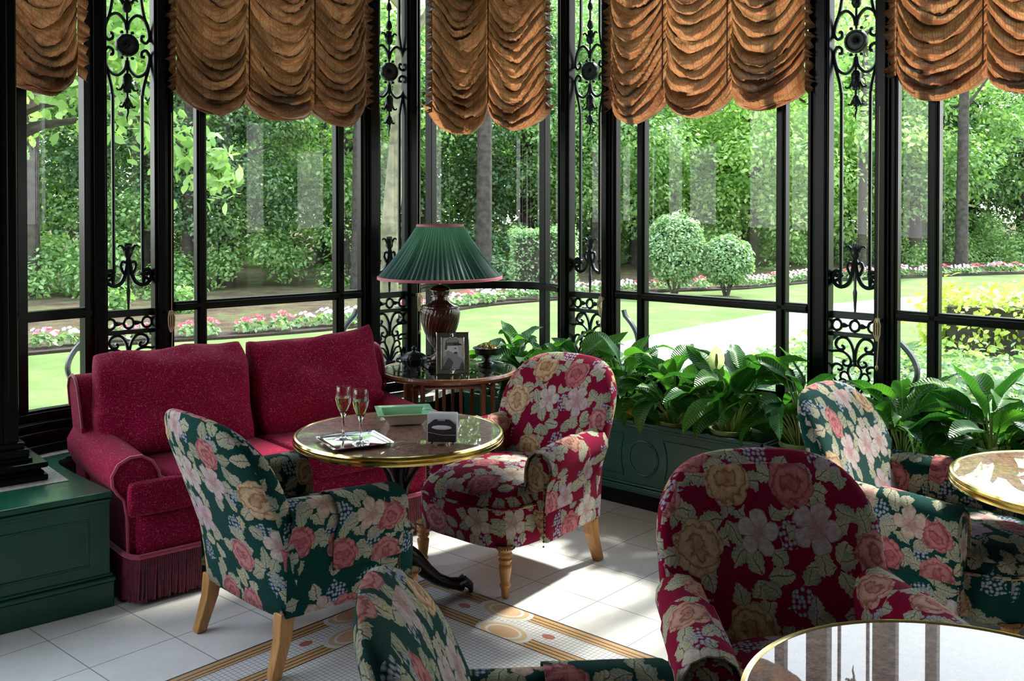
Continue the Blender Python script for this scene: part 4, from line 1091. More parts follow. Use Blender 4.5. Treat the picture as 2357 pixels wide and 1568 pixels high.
def flute(x, y, label):
    r = empty('champagne_flute', (x, y, TZ + 0.0037), 0, label, 'glass', 'champagne flutes on the silver tray')
    H_ = 0.190
    out = [(0.0, 0.0), (0.030, 0.0), (0.031, 0.0015), (0.012, 0.006), (0.005, 0.012), (0.0042, 0.03), (0.0042, 0.075), (0.008, 0.086), (0.017, 0.104), (0.026, 0.128), (0.0295, 0.150), (0.0285, 0.172), (0.0255, H_)]
    inn = [(0.0247, H_), (0.0277, 0.172), (0.0287, 0.150), (0.0252, 0.128), (0.0160, 0.105), (0.006, 0.090), (0.0, 0.087)]
    m = MB(); m.lathe(out + inn, 32); m.build('bowl_and_stem', M['crystal'], r, angle=60)
    m = MB(); m.lathe([(0.0, 0.0872), (0.0058, 0.0902), (0.0158, 0.1052), (0.0250, 0.128), (0.0284, 0.1495), (0.0, 0.1495)], 32); m.build('sparkling_wine', M['wine'], r, angle=40)
    return r
flute(-0.606, 3.555, 'champagne flute standing at the back left of the silver tray')
flute(-0.535, 3.498, 'champagne flute standing at the front right of the silver tray')
def ashtray():
    r = empty('ashtray', (-0.418, 3.850, TZ), rad(12), 'square green and white porcelain ashtray behind the champagne glasses', 'ashtray')
    def sq(h, z, k=1.0): return [(h, h * k, z), (-h, h * k, z), (-h, -h * k, z), (h, -h * k, z)]
    m = MB(); m.grid([sq(0.062, 0.0, 0.9), sq(0.088, 0.036, 0.9), sq(0.090, 0.040, 0.9)], cu=True, uv=False, cap0=True); m.build('body', M['porcelain'], r, smooth=False, bevel=0.003)
    m = MB(); m.grid([sq(0.090, 0.040, 0.9), sq(0.110, 0.044, 0.9), sq(0.110, 0.048, 0.9), sq(0.084, 0.044, 0.9), sq(0.074, 0.018, 0.9)], cu=True, uv=False); m.build('dish', M['celadon'], r, smooth=False, bevel=0.003)
    m = MB(); m.poly(sq(0.0745, 0.019, 0.9)); m.build('glazed_bottom', M['ashtray_glaze'], r, smooth=False)
    m = MB(); m.box(0.07, 0.108, -0.014, 0.014, 0.045, 0.049); m.build('cigarette_rest', M['celadon'], r, bevel=0.003)
    return r
ashtray()
def napkins():
    r = empty('napkin_holder', (-0.245, 3.500, TZ), rad(-6), 'dark silver napkin holder full of white paper napkins', 'napkin holder')
    m = MB()
    for i in range(7): m.box(-0.053 + 0.0012 * (i % 3), 0.052 - 0.001 * (i % 2), -0.015 + i * 0.0045, -0.0115 + i * 0.0045, 0.014, 0.108 + 0.0015 * (i % 3))
    m.build('napkin_stack', M['paper'], r, smooth=False)
    m = MB(); pl_ = [(-0.050, 0.012), (0.050, 0.012), (0.050, 0.072), (0.026, 0.090), (-0.026, 0.090), (-0.050, 0.072)]
    for y in (-0.021, 0.022):
        n0 = len(m.v); a = [m.vert((x, y - 0.0012, z)) for x, z in pl_]; c = [m.vert((x, y + 0.0012, z)) for x, z in pl_]
        m.face(a); m.face(c[::-1])
        for i in range(6): m.face((a[i], a[(i + 1) % 6], c[(i + 1) % 6], c[i]))
    m.box(-0.050, 0.050, -0.022, 0.022, 0.010, 0.014)
    m.build('holder', M['dark_silver'], r, smooth=False, bevel=0.001)
    m = MB(); m.ball((0, -0.0235, 0.062), 0.036, 20, (1, 0.04, 0.22)); m.build('oval_napkin_window', M['paper'], r)
    m = MB(); m.tube([V(-0.050, -0.0235, 0.045), V(0.0, -0.0235, 0.036), V(0.050, -0.0235, 0.037)], 0.0014, 5); m.box(-0.013, 0.013, -0.026, -0.020, 0.086, 0.091); m.build('trim_line', M['silver'], r)
    for sx in (1, -1):
        m = MB()
        for y in (-0.014, 0.014): m.ball((sx * 0.038, y, 0.006), 0.0062, 8)
        m.build('ball_feet', M['dark_silver'], r)
    return r
napkins()

# ------------------------------------------------------------ lamp table in the corner
ST = (-0.325, 5.065); SZ = 0.640
def side_table():
    r = empty('side_table', (ST[0], ST[1], 0), rad(10), 'round wooden side table with glass top in the window corner', 'table')
    m = MB(); m.lathe([(0.29, SZ - 0.030), (0.335, SZ - 0.030), (0.349, SZ - 0.024), (0.354, SZ - 0.012), (0.348, SZ - 0.001), (0.338, SZ + 0.001), (0.328, SZ - 0.004), (0.322, SZ - 0.006), (0.0, SZ - 0.006)], 96); m.build('tabletop', M['rattan'], r, angle=40)
    m = MB(); m.lathe([(0.0, SZ - 0.0055), (0.322, SZ - 0.0055), (0.324, SZ - 0.003), (0.322, SZ + 0.0005), (0.0, SZ + 0.0005)], 96); m.build('glass_top', M['table_glass'], r, angle=40)
    for k in range(4):
        a = PI / 4 + k * PI / 2
        for da in (-0.16, 0.16):
            x, y = 0.255 * cos(a + da), 0.255 * sin(a + da); MB().tube([V(x, y, 0), V(x, y, SZ - 0.03)], 0.0125, 8).build('leg', M['rattan'], r)
        b2 = a + PI / 2
        for z in (0.20, 0.575):
            MB().tube([V(0.25 * cos(a), 0.25 * sin(a), z), V(0.25 * cos(b2), 0.25 * sin(b2), z)], 0.010, 8).build('stretcher', M['rattan'], r)
        for f in (0.38, 0.62):
            x = 0.25 * (cos(a) * (1 - f) + cos(b2) * f); y = 0.25 * (sin(a) * (1 - f) + sin(b2) * f)
            MB().tube([V(x, y, 0.20), V(x, y, 0.575)], 0.009, 8).build('spindle', M['rattan'], r)
    MB().tube([V(0.2, 0.2, 0.575), V(-0.2, -0.2, 0.575)], 0.011, 8).build('cross_brace', M['rattan'], r)
    MB().tube([V(-0.2, 0.2, 0.575), V(0.2, -0.2, 0.575)], 0.011, 8).build('cross_brace', M['rattan'], r)
side_table()
def lamp():
    x0, y0 = -0.372, 5.125
    r = empty('table_lamp', (x0, y0, SZ + 0.001), rad(20), 'fluted dark brown urn lamp with a pleated green shade', 'lamp')
    m = MB(); m.box(-0.085, 0.085, -0.085, 0.085, 0.0, 0.018); m.box(-0.072, 0.072, -0.072, 0.072, 0.018, 0.034); m.build('plinth', M['plinth'], r, bevel=0.004)
    m = MB(); m.lathe([(0.045, 0.034), (0.058, 0.040), (0.056, 0.05), (0.034, 0.062), (0.026, 0.075), (0.032, 0.088), (0.024, 0.094)], 32); m.build('foot', M['urn'], r, angle=60)
    def flute_(a, z): 
        t = max(0, min(1, (z - 0.10) / 0.04)) * max(0, min(1, (0.303 - z) / 0.01)); return 1 + 0.030 * t * (abs(sin(15 * (a + (0.30 - z) * 3.2))) ** 0.6 - 0.7)
    body = [(0.026, 0.092), (0.040, 0.105), (0.058, 0.130), (0.076, 0.165), (0.091, 0.205), (0.101, 0.245), (0.104, 0.275), (0.102, 0.295), (0.099, 0.304)]
    pr = smooth_path(body, 4); m = MB(); m.lathe(pr, 240, fn=flute_); m.build('urn_body', M['urn'], r, angle=80)
    m = MB(); m.lathe([(0.099, 0.303), (0.101, 0.308), (0.097, 0.316), (0.070, 0.322), (0.052, 0.330), (0.044, 0.345), (0.042, 0.362), (0.050, 0.366), (0.048, 0.374), (0.054, 0.388), (0.052, 0.402), (0.036, 0.414), (0.015, 0.420), (0.010, 0.424)], 40); m.build('neck', M['urn'], r, angle=50)
    MB().tube([V(0, 0, 0.42), V(0, 0, 0.60)], 0.006, 10).build('stem', M['brass'], r)
    zb, zt, rb, rt = 0.462, 0.728, 0.318, 0.118; N = 150; rg = random.Random(2)
    jit = [rg.uniform(-1, 1) for _ in range(N)]; rows = []
    for i in range(13):
        t = i / 12; row = []
        for k in range(N):
            a = 2 * PI * k / N; f = 0.0062 * (1 if k % 2 else -1) * (0.35 + 0.65 * (1 - t)) + 0.0035 * jit[k] * sin(PI * t + 0.4)
            rr_ = rb + (rt - rb) * t + f - 0.010 * sin(PI * t); row.append((rr_ * cos(a), rr_ * sin(a), zb + (zt - zb) * t))
        rows.append(row)
    m = MB(); m.grid(rows, cu=True); sh = m.build('lamp_shade', M['shade'], r, angle=20)
    m = MB(); m.lathe([(rb - 0.003, zb - 0.008), (rb + 0.006, zb - 0.008), (rb + 0.005, zb + 0.005), (rb - 0.004, zb + 0.006), (rb - 0.003, zb - 0.008)], 96); m.lathe([(rt - 0.003, zt - 0.004), (rt + 0.005, zt - 0.004), (rt + 0.004, zt + 0.006), (rt - 0.003, zt + 0.006), (rt - 0.003, zt - 0.004)], 64)
    m.build('braid_trim', M['trim_pink'], sh, angle=40)
    m = MB()
    for k in range(3): a = 2 * PI * k / 3; m.tube([V(0, 0, zt - 0.01), V(rt * cos(a), rt * sin(a), zt)], 0.002, 5)
    m.build('shade_spider', M['brass'], r)
    m = MB(); m.ball((0, 0, 0.578), 0.020, 14, (1, 1, 1.4)); m.build('bulb', M['bulb'], r)
    L = D.lights.new('lamp_light', 'POINT'); L.energy = 1.5; L.color = (1.0, 0.72, 0.42); L.shadow_soft_size = 0.03
    lo = D.objects.new('lamp_light', L); COL.objects.link(lo); lo.parent = r; lo.location = (0, 0, 0.615)
lamp()
def sugar():
    r = empty('lidded_bowl', (-0.490, 4.950, SZ + 0.0008), 0, 'ornate dark lidded bowl on little feet, left of the lamp', 'bowl')
    ft = [(math.cos(a), math.sin(a)) for a in (0.5, 2.07, 3.64, 5.21)]
    def rib(a, z): return 1 + 0.03 * sin(18 * a)
    m = MB(); m.lathe([(0.0, 0.022), (0.025, 0.023), (0.048, 0.034), (0.062, 0.050), (0.066, 0.062), (0.070, 0.066), (0.066, 0.070)], 72, fn=rib); m.build('body', M['cast'], r, angle=50)
    m = MB(); m.lathe([(0.068, 0.070), (0.064, 0.078), (0.048, 0.090), (0.026, 0.100), (0.010, 0.104), (0.008, 0.110), (0.013, 0.116), (0.012, 0.124), (0.004, 0.130)], 72, fn=lambda a, z: 1 + (0.02 * sin(24 * a) if z < 0.1 else 0)); m.build('lid', M['cast'], r, angle=50)
    for c, s in ft:
        m = MB(); m.tube([V(0.040 * c, 0.040 * s, 0.040), V(0.052 * c, 0.052 * s, 0.022), V(0.046 * c, 0.046 * s, 0.010), V(0.056 * c, 0.056 * s, 0.004)], [0.008, 0.006, 0.005, 0.006], 6); m.build('foot', M['cast'], r)
    for sx in (1, -1):
        m = MB(); m.tube([V(sx * 0.064, 0, 0.050), V(sx * 0.084, 0, 0.052), V(sx * 0.086, 0, 0.066), V(sx * 0.068, 0, 0.070)], 0.004, 6); m.build('handle', M['cast'], r)
sugar()
def compote():
    r = empty('footed_bowl', (-0.130, 5.085, SZ + 0.0008), 0, 'dark footed bowl of dried petals, right of the picture frame', 'bowl')
    m = MB(); m.lathe([(0.036, 0.0), (0.042, 0.003), (0.042, 0.020), (0.036, 0.026), (0.018, 0.032), (0.015, 0.048), (0.030, 0.058), (0.058, 0.070), (0.062, 0.084), (0.062, 0.094), (0.071, 0.098), (0.072, 0.104), (0.064, 0.104), (0.058, 0.092), (0.0, 0.080)], 48); m.build('bowl', M['cast'], r, angle=50)
    m = MB(); rg = random.Random(9)
    for i in range(150):
        a = rg.uniform(0, 2 * PI); q = 0.058 * rg.random() ** 0.5; z = 0.100 + 0.020 * (1 - (q / 0.06) ** 2) + rg.uniform(-0.003, 0.006); k = rg.uniform(0.005, 0.010)
        e1 = V(rg.uniform(-1, 1), rg.uniform(-1, 1), rg.uniform(-.5, .5)).normalized() * k; e2 = V(rg.uniform(-1, 1), rg.uniform(-1, 1), rg.uniform(-.5, .8)).normalized() * k * 0.7
        p = V(q * cos(a), q * sin(a), z); m.poly([p - e1, p - e2, p + e1, p + e2], m=rg.choice((0, 0, 1, 2, 3)))
    tag(m.build('dried_petals', [M['rope'], M['yellow_leaf'], M['leg_wood'], M['stem']], r, smooth=False, recalc=False), kind='stuff')
compote()
def frame():
    r = empty('picture_frame', (-0.292, 4.880, SZ + 0.0008), rad(4), 'silver picture frame with a black and white portrait of a bearded person in a cap', 'picture frame')
    K = 0.0; Mx = Matrix.Rotation(rad(-8), 4, 'X')
    def P2(pts, y, m, mi=0): m.poly([Mx @ V(x, y, z) for x, z in pts], m=mi)
    W_, H_ = 0.080, 0.205
    m = MB()
    for x0, x1, z0, z1 in ((-W_, W_, 0.0, 0.024), (-W_, W_, H_ - 0.024, H_), (-W_, -W_ + 0.024, 0.02, H_ - 0.02), (W_ - 0.024, W_, 0.02, H_ - 0.02)): m.box(x0, x1, -0.006, 0.004, z0, z1)
    m.xform(Mx); m.build('frame', M['pewter'], r, bevel=0.002, smooth=False)
    m = MB()
    for h, w in ((H_, W_), ):
        m.tube([Mx @ V(x, -0.006, z) for x, z in ((-w, 0.004), (w, 0.004), (w, h), (-w, h))], 0.0032, 6, closed=True)
    m.tube([Mx @ V(x, -0.007, z) for x, z in ((-W_ + 0.024, 0.024), (W_ - 0.024, 0.024), (W_ - 0.024, H_ - 0.024), (-W_ + 0.024, H_ - 0.024))], 0.0022, 6, closed=True)
    m.build('bright_edging', M['silver'], r)
    for z, sg_ in ((0.012, 1), (H_ - 0.012, -1)):
        m = MB()
        for i in range(7): a = PI * i / 6; m.tube([Mx @ V(0, -0.0085, z - sg_ * 0.009), Mx @ V(0.017 * cos(a), -0.009, z - sg_ * 0.009 + sg_ * 0.017 * sin(a))], [0.001, 0.0026], 6)
        m.build('shell_ornament', M['silver'], r)
    a, c = 0.057, 0.022
    m = MB(); P2([(-a, c), (a, c), (a, H_ - c), (-a, H_ - c)], -0.0010, m, 0)
    # layered greys of the photograph
    P2([(-a, c), (a, c), (a, 0.060), (0.040, 0.082), (0.018, 0.092), (-0.030, 0.096), (-0.045, 0.085), (-a, 0.075)], -0.0013, m, 2)
    P2([(-0.052, 0.030), (-0.020, 0.086), (0.004, 0.060), (-0.010, 0.022), (-0.052, 0.022)], -0.0015, m, 1)
    P2([(0.030, 0.022), (0.044, 0.060), (0.055, 0.050), (0.055, 0.022)], -0.0015, m, 1)
    P2([(-0.036, 0.100), (-0.030, 0.088), (-0.008, 0.078), (0.014, 0.080), (0.026, 0.090), (0.028, 0.105), (0.032, 0.112), (0.026, 0.130), (0.024, 0.145), (-0.034, 0.145), (-0.040, 0.120)], -0.0017, m, 3)   # head
    P2([(-0.036, 0.108), (-0.030, 0.086), (-0.006, 0.074), (0.016, 0.076), (0.028, 0.092), (0.024, 0.104), (0.008, 0.102), (-0.008, 0.110), (-0.022, 0.118)], -0.0020, m, 2)   # beard
    P2([(-0.040, 0.124), (-0.030, 0.118), (-0.026, 0.138), (-0.036, 0.146)], -0.0021, m, 1)
    P2([(0.004, 0.107), (0.018, 0.110), (0.026, 0.106), (0.020, 0.102), (0.008, 0.101)], -0.0022, m, 4)     # moustache
    P2([(0.006, 0.128), (0.018, 0.130), (0.018, 0.125), (0.008, 0.124)], -0.0022, m, 4)                     # eye in the shade of the brim
    P2([(-0.038, 0.140), (0.026, 0.140), (0.042, 0.146), (0.030, 0.154), (0.030, 0.166), (0.018, 0.174), (-0.018, 0.176), (-0.034, 0.166)], -0.0024, m, 1)   # cap
    P2([(-0.030, 0.156), (0.026, 0.158), (0.028, 0.166), (0.016, 0.172), (-0.016, 0.174), (-0.030, 0.166)], -0.0026, m, 2)
    P2([(0.000, 0.146), (0.046, 0.141), (0.040, 0.149), (0.006, 0.153)], -0.0028, m, 4)                     # brim
    m.build('photograph', [M['grey_a'], M['grey_b'], M['grey_c'], M['grey_d'], M['grey_e']], r, smooth=False, recalc=False)
    m = MB(); m.poly([Mx @ V(-0.02, 0.004, 0.15), Mx @ V(0.02, 0.004, 0.15), V(0.03, 0.085, 0.002), V(-0.03, 0.085, 0.002)]); m.poly([Mx @ V(-W_, 0.0042, 0.001), Mx @ V(W_, 0.0042, 0.001), Mx @ V(W_, 0.0042, H_), Mx @ V(-W_, 0.0042, H_)])
    m.build('easel_back', M['black'], r, smooth=False)
frame()

# ------------------------------------------------------------ planters and peace lilies along the right wall
def planter(t0, t1, label, ring=True):
    x, y = PR(t0, -0.367); r = empty('planter_box', (x, y, 0), RZR, label, 'planter', 'green wooden planter troughs'); L = t1 - t0; G = M['planter']
    m = MB(); m.box(0, L, 0.0, 0.018, 0.095, 0.425); m.box(0, L, 0.200, 0.218, 0.095, 0.425); m.box(0, 0.018, 0.018, 0.200, 0.095, 0.425); m.box(L - 0.018, L, 0.018, 0.200, 0.095, 0.425); m.box(0.018, L - 0.018, 0.018, 0.2, 0.095, 0.113)
    m.build('trough', G, r, smooth=False, bevel=0.003)
    m = MB()
    for z0, z1, g in ((0.415, 0.432, 0.008), (0.400, 0.415, 0.004)):
        m.box(-g * 0, L, -g, 0.018, z0, z1)
    m.box(0, L, 0.2, 0.222, 0.42, 0.432); m.build('rim', G, r, smooth=False, bevel=0.004)
    m = MB(); m.box(0, L, -0.012, 0.0, 0.090, 0.112); m.box(0, L, -0.018, 0.0, 0.112, 0.122); m.box(0, L, -0.008, 0.0, 0.122, 0.134); m.build('base_moulding', G, r, smooth=False, bevel=0.004)
    MB().box(0.02, L - 0.02, 0.05, 0.19, 0.0, 0.095).build('plinth', M['black'], r, smooth=False)
    if ring:
        c = 0.62; zc = 0.262
        m = MB(); m.tube([V(c + 0.082 * cos(a), -0.0015, zc + 0.082 * sin(a)) for a in [2 * PI * i / 40 for i in range(40)]], 0.006, 6, closed=True); m.build('ring_moulding', G, r)
        for e0, e1 in ((c + 0.125, L - 0.045), (c - 0.125, 0.045)):
            sg_ = 1 if e1 > e0 else -1
            pts = [V(e1, 0, 0.165), V(e1, 0, 0.362), V(e0 - sg_ * 0.012, 0, 0.362)] + [V(e0 + sg_ * 0.018 * (1 - ((z - 0.262) / 0.1) ** 2) - sg_ * 0.012, 0, z) for z in (0.345, 0.32, 0.29, 0.262, 0.235, 0.205, 0.18)] + [V(e0 - sg_ * 0.012, 0, 0.165)]
            m = MB(); m.tube([p + V(0, -0.001, 0) for p in pts], 0.005, 5, closed=True); m.build('panel_moulding', G, r)
    m = MB(); m.box(0.02, L - 0.02, 0.02, 0.198, 0.113, 0.30); m.build('soil', M['soil'], r, smooth=False)
    return r
planter(-0.80, -0.215, 'green planter trough in the bowed window corner behind the lamp table', False)
planter(-0.21, 1.03, 'green planter trough with a raised ring moulding under the three-scallop window')
planter(1.04, 2.28, 'green planter trough behind the teal armchair at the right')
planter(2.29, 3.53, 'green planter trough beyond the right edge table')

def blade(m, B0, az, e0, e1, L, w, roll, seed, n=9):
    h = V(cos(az), sin(az), 0); s = V(-sin(az), cos(az), 0); up = V(0, 0, 1); rows = []; us = []
    p = Vector(B0)
    for i in range(n + 1):
        t = i / n; e = e0 + (e1 - e0) * t ** 1.1; d = h * cos(e) + up * sin(e); nn = up * cos(e) - h * sin(e)
        if i: p = p + d * (L / n)
        ww = w * (sin(PI * min(1, t * 0.96 + 0.04) ** 0.82) ** 0.85) if t < 0.999 else 0.0008
        ss = (s * cos(roll) + nn * sin(roll)); nr = (nn * cos(roll) - s * sin(roll)); row = []
        for k in (-1, -0.5, 0, 0.5, 1):
            row.append(p + ss * (k * ww) + nr * (0.32 * ww * abs(k) ** 1.2 + 0.004 * sin(t * 14 + k * 3 + seed) * abs(k)))
        rows.append(row); us.append(ww)
    ids = [[m.vert(q) for q in r_] for r_ in rows]
    for i in range(n):
        for j in range(4):
            ks = (-1, -0.5, 0, 0.5, 1)
            m.face((ids[i][j], ids[i][j + 1], ids[i + 1][j + 1], ids[i + 1][j]), [(ks[j] * us[i], L * i / n), (ks[j + 1] * us[i], L * i / n), (ks[j + 1] * us[i + 1], L * (i + 1) / n), (ks[j] * us[i + 1], L * (i + 1) / n)])
def lily(seed, nl, label=None, tall=1.0, flower=None, yellow=False):
    rg = random.Random(seed); r = empty('peace_lily')
    m = MB(); m.lathe([(0.062, 0.0), (0.085, 0.13), (0.092, 0.13), (0.092, 0.148), (0.084, 0.148), (0.082, 0.125), (0.0, 0.125)], 28); m.build('pot', M['pot'], r, angle=40)
    lf, st = MB(), MB()
    for i in range(nl):
        az = 2.399 * i + rg.uniform(-0.5, 0.5); ring = (i / nl)
        lean = 0.15 + 1.25 * ring ** 0.9 + rg.uniform(-0.25, 0.25)      # inner leaves upright, outer leaves arching
        pl_ = (0.23 - 0.08 * ring + rg.uniform(-0.08, 0.07)) * tall
        b0 = V(0.035 * cos(az) * ring, 0.035 * sin(az) * ring, 0.125)
        e = PI / 2 - lean * 0.55; mid = b0 + (V(cos(az), sin(az), 0) * cos(e + 0.1) + V(0, 0, 1) * sin(e + 0.1)) * pl_ * 0.5
        tip = mid + (V(cos(az), sin(az), 0) * cos(e - 0.15) + V(0, 0, 1) * sin(e - 0.15)) * pl_ * 0.5
        st.tube([b0, mid, tip], [0.0042, 0.0034, 0.0026], 5)
        az2 = az + rg.uniform(-0.9, 0.9)
        blade(lf, tip, az2, e - rg.uniform(0.2, 0.7), e - 1.5 - 1.0 * ring + rg.uniform(-0.6, 0.9), rg.uniform(0.15, 0.25), rg.uniform(0.030, 0.050), rg.uniform(-0.9, 0.9), rg.uniform(0, 9))
    lf.build('foliage', M['lily'], r, angle=180, recalc=False)
    st.build('leaf_stalks', M['stem'], r)
    for k in range(flower or 0):
        az = rg.uniform(3.3, 5.2); x, y = 0.07 * cos(az), 0.07 * sin(az); h = 0.40 * tall + 0.05 * k
        m = MB(); m.tube([V(0, 0, 0.12), V(x * 0.6, y * 0.6, 0.22), V(x, y, h)], 0.003, 6); f = m.build('flower_stalk', M['stem'], r)
        m = MB(); rows = []
        for i in range(9):
            t = i / 8; w = 0.036 * sin(PI * (0.08 + 0.92 * t) ** 0.9) ** 0.8 if i < 8 else 0.001
            rows.append([V(x + q * w, y + 0.028 * (1 - abs(q) ** 1.6) * sin(PI * min(1, t + 0.15)) + 0.0, h - 0.01 + 0.105 * t) for q in (-1, -0.6, -0.2, 0.2, 0.6, 1)])
        m.grid(rows); m.build('spathe', M['spathe'], f, angle=180, recalc=False)
        m = MB(); m.tube([V(x, y + 0.004, h), V(x, y + 0.002, h + 0.02), V(x, y, h + 0.058)], [0.004, 0.008, 0.004], 8); m.build('spadix', M['stem'], f)
    if yellow:
        m = MB(); blade(m, V(0.05, -0.13, 0.20), 5.9, 0.1, -0.5, 0.15, 0.030, 0.5, 1); m.build('yellow_leaf', M['yellow_leaf'], r, angle=180, recalc=False)
    return r
LP_ = [lily(11, 44), lily(23, 50, tall=1.1), lily(37, 42, tall=1.0), lily(51, 48, tall=1.05, flower=1), lily(64, 42, tall=1.05, yellow=True)]
LG = 'peace lilies in the planter troughs'
def put_lily(o, t, off, rz, label, sc=1.0, z=0.30):
    x, y = PR(t, off); o.location = (x, y, z); o.rotation_euler = (0, 0, rz); o.scale = (sc, sc, sc); tag(o, label, 'potted plant', LG)
put_lily(LP_[0], -0.52, -0.262, 0.3, 'peace lily in the bowed corner, just right of the footed bowl')
put_lily(copy_tree(LP_[2]), -0.31, -0.262, 2.0, 'peace lily rising behind the top of the crimson armchair back by the lamp table')
put_lily(LP_[1], -0.08, -0.262, 1.2, 'peace lily at the post between the corner window and the wide window')
put_lily(LP_[4], 0.21, -0.262, RZR + 0.1, 'peace lily with one yellow leaf above the ring-moulded planter')
put_lily(LP_[2], 0.52, -0.262, 4.0, 'peace lily standing in a visible olive pot in the middle of the planter')
put_lily(LP_[3], 0.82, -0.262, 0.0, 'peace lily with a white flower behind the large crimson armchair', 1.04)
put_lily(copy_tree(LP_[1]), 1.16, -0.262, 3.0, 'peace lily mostly hidden behind the teal armchair back at the right')
put_lily(copy_tree(LP_[0]), 1.60, -0.262, 4.4, 'peace lily right of the teal armchair back, under the right window', 0.98)
put_lily(copy_tree(LP_[4]), 1.94, -0.262, 1.9, 'peace lily above the round table at the right edge', 1.05)
put_lily(copy_tree(LP_[2]), 2.28, -0.262, 5.4, 'peace lily at the very right edge of the photo', 1.05)

# ------------------------------------------------------------ garden
GZ = -0.30
MB_ = lambda pts, z, name, mat: tag(MB().prism(pts, z - 0.3, z).build(name, mat, smooth=False), kind='structure')
MB_([(-90, -20), (90, -20), (90, 95), (-90, 95)], GZ, 'ground_1', M['lawn'])
LINE = [(-14.0, 6.2), (-9.5, 9.0), (-5.8, 11.8), (-4.9, 12.7), (-3.6, 13.4), (-2.2, 14.6), (-0.8, 17.1), (0.6, 18.4), (2.9, 20.1), (4.8, 20.9), (6.8, 22.6), (9.3, 23.9), (13, 25.4), (20, 27)]
LINE = smooth_path(LINE, 5)
def ribbon(path, o0, o1, z0, z1, name, mat):
    m = MB(); sweep(m, path, o0, o1, z0, z1); return tag(m.build(name, mat, smooth=False), kind='structure')
ribbon(LINE, -0.22, 0.30, GZ, GZ + 0.035, 'flower_bed_soil', M['soil'])
far = offs(LINE, 0.30)
MB_([(p[0], p[1]) for p in far] + [(60, 40), (60, 90), (-80, 90), (-80, 10)], GZ + 0.02, 'ground_2', M['litter'])
PATH = smooth_path([(-1.5, 8.6), (0.2, 9.8), (1.5, 11.2), (3.0, 13.2), (4.8, 15.3), (6.7, 17.1), (9.0, 18.4), (12.5, 19.5), (20, 20.5)], 5)
ribbon(PATH, -0.95, 0.95, GZ, GZ + 0.02, 'path_1', M['asphalt'])
ribbon(smooth_path([(-9, 2.6), (-5.9, 5.6), (-4.0, 7.6), (-2.6, 8.7), (-1.5, 8.6), (0.2, 9.6)], 4), -1.3, 0.45, GZ, GZ + 0.018, 'path_2', M['asphalt'])

HEX = np.array([(0, -1), (0.62, -0.35), (0.55, 0.35), (0, 1), (-0.55, 0.35), (-0.62, -0.35)])
def leaf_mesh(name, C, size, rg, mat, parent=None, flat=0.5, hang=0.0, outward=None):
    n = len(C); N = rg.normal(size=(n, 3)); N[:, 2] = np.abs(N[:, 2]) + flat
    if outward is not None: N += outward * 1.1
    N /= np.linalg.norm(N, axis=1)[:, None]
    T = rg.normal(size=(n, 3)); T[:, 2] -= hang; T -= N * (T * N).sum(1)[:, None]; T /= np.linalg.norm(T, axis=1)[:, None]
    B = np.cross(N, T); sz = size * rg.uniform(0.65, 1.25, n)[:, None]
    vs = np.empty((n, 6, 3))
    for k, (a, b_) in enumerate(HEX): vs[:, k] = C + (T * b_ + B * a * 0.85) * sz + N * (0.22 * sz * abs(a))
    me = D.meshes.new(name); me.vertices.add(n * 6); me.vertices.foreach_set('co', vs.ravel())
    me.loops.add(n * 6); me.loops.foreach_set('vertex_index', np.arange(n * 6)); me.polygons.add(n)
    me.polygons.foreach_set('loop_start', np.arange(n) * 6); me.update(calc_edges=True); me.materials.append(mat)
    o = D.objects.new(name, me); COL.objects.link(o)
    if parent is not None: o.parent = parent
    return o
def clumps(rg, n, k, rx, ry, rz, cz, cr, shell=0.55):
    d = rg.normal(size=(k, 3)); d /= np.linalg.norm(d, axis=1)[:, None]; q = (shell + (1 - shell) * rg.random(k))[:, None]
    cc = d * q * np.array([rx, ry, rz]); cc[:, 2] += cz
    i = rg.integers(0, k, n); dd = rg.normal(size=(n, 3)); dd /= np.linalg.norm(dd, axis=1)[:, None]
    rr_ = cr * rg.random(n)[:, None] ** 0.45
    return cc[i] + dd * rr_ * np.array([1, 1, 0.62]), dd
def trunk(parent, h, r0, mat, lean=(0, 0), br=5, seed=1, name='trunk'):
    rg = random.Random(seed); m = MB(); pts = [V(lean[0] * t * t, lean[1] * t * t, h * t - 0.1) for t in (0, 0.15, 0.35, 0.55, 0.8, 1)]
    m.tube(pts, [r0 * 1.35, r0, r0 * 0.9, r0 * 0.8, r0 * 0.6, r0 * 0.3], 12)
    for k in range(br):
        t = rg.uniform(0.35, 0.9); p = V(lean[0] * t * t, lean[1] * t * t, h * t); a = rg.uniform(0, 6.28); L = h * rg.uniform(0.25, 0.4)
        m.tube([p, p + V(cos(a) * L * 0.5, sin(a) * L * 0.5, L * 0.25), p + V(cos(a) * L, sin(a) * L, L * 0.35)], [r0 * 0.35, r0 * 0.22, r0 * 0.08], 6)
    return m.build(name, mat, parent)
def tree(seed, n, k, rx, rz, cz, cr, leaf, mat, tr, bark, h, name='tree', lean=(0, 0)):
    rg = np.random.default_rng(seed); r = empty(name)
    C, dd = clumps(rg, n, k, rx, rx, rz, cz, cr)
    leaf_mesh('crown', C, leaf, rg, M[mat], r, outward=dd)
    trunk(r, h, tr, M[bark], lean, 5, seed); return r
TG_ = 'woodland trees around the lawn'
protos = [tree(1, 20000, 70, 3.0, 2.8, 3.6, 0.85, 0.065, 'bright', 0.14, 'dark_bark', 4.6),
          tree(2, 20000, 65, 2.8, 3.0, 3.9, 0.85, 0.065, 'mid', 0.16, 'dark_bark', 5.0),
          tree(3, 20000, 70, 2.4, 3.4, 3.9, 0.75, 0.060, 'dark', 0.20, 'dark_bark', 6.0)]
used = [0, 0, 0]
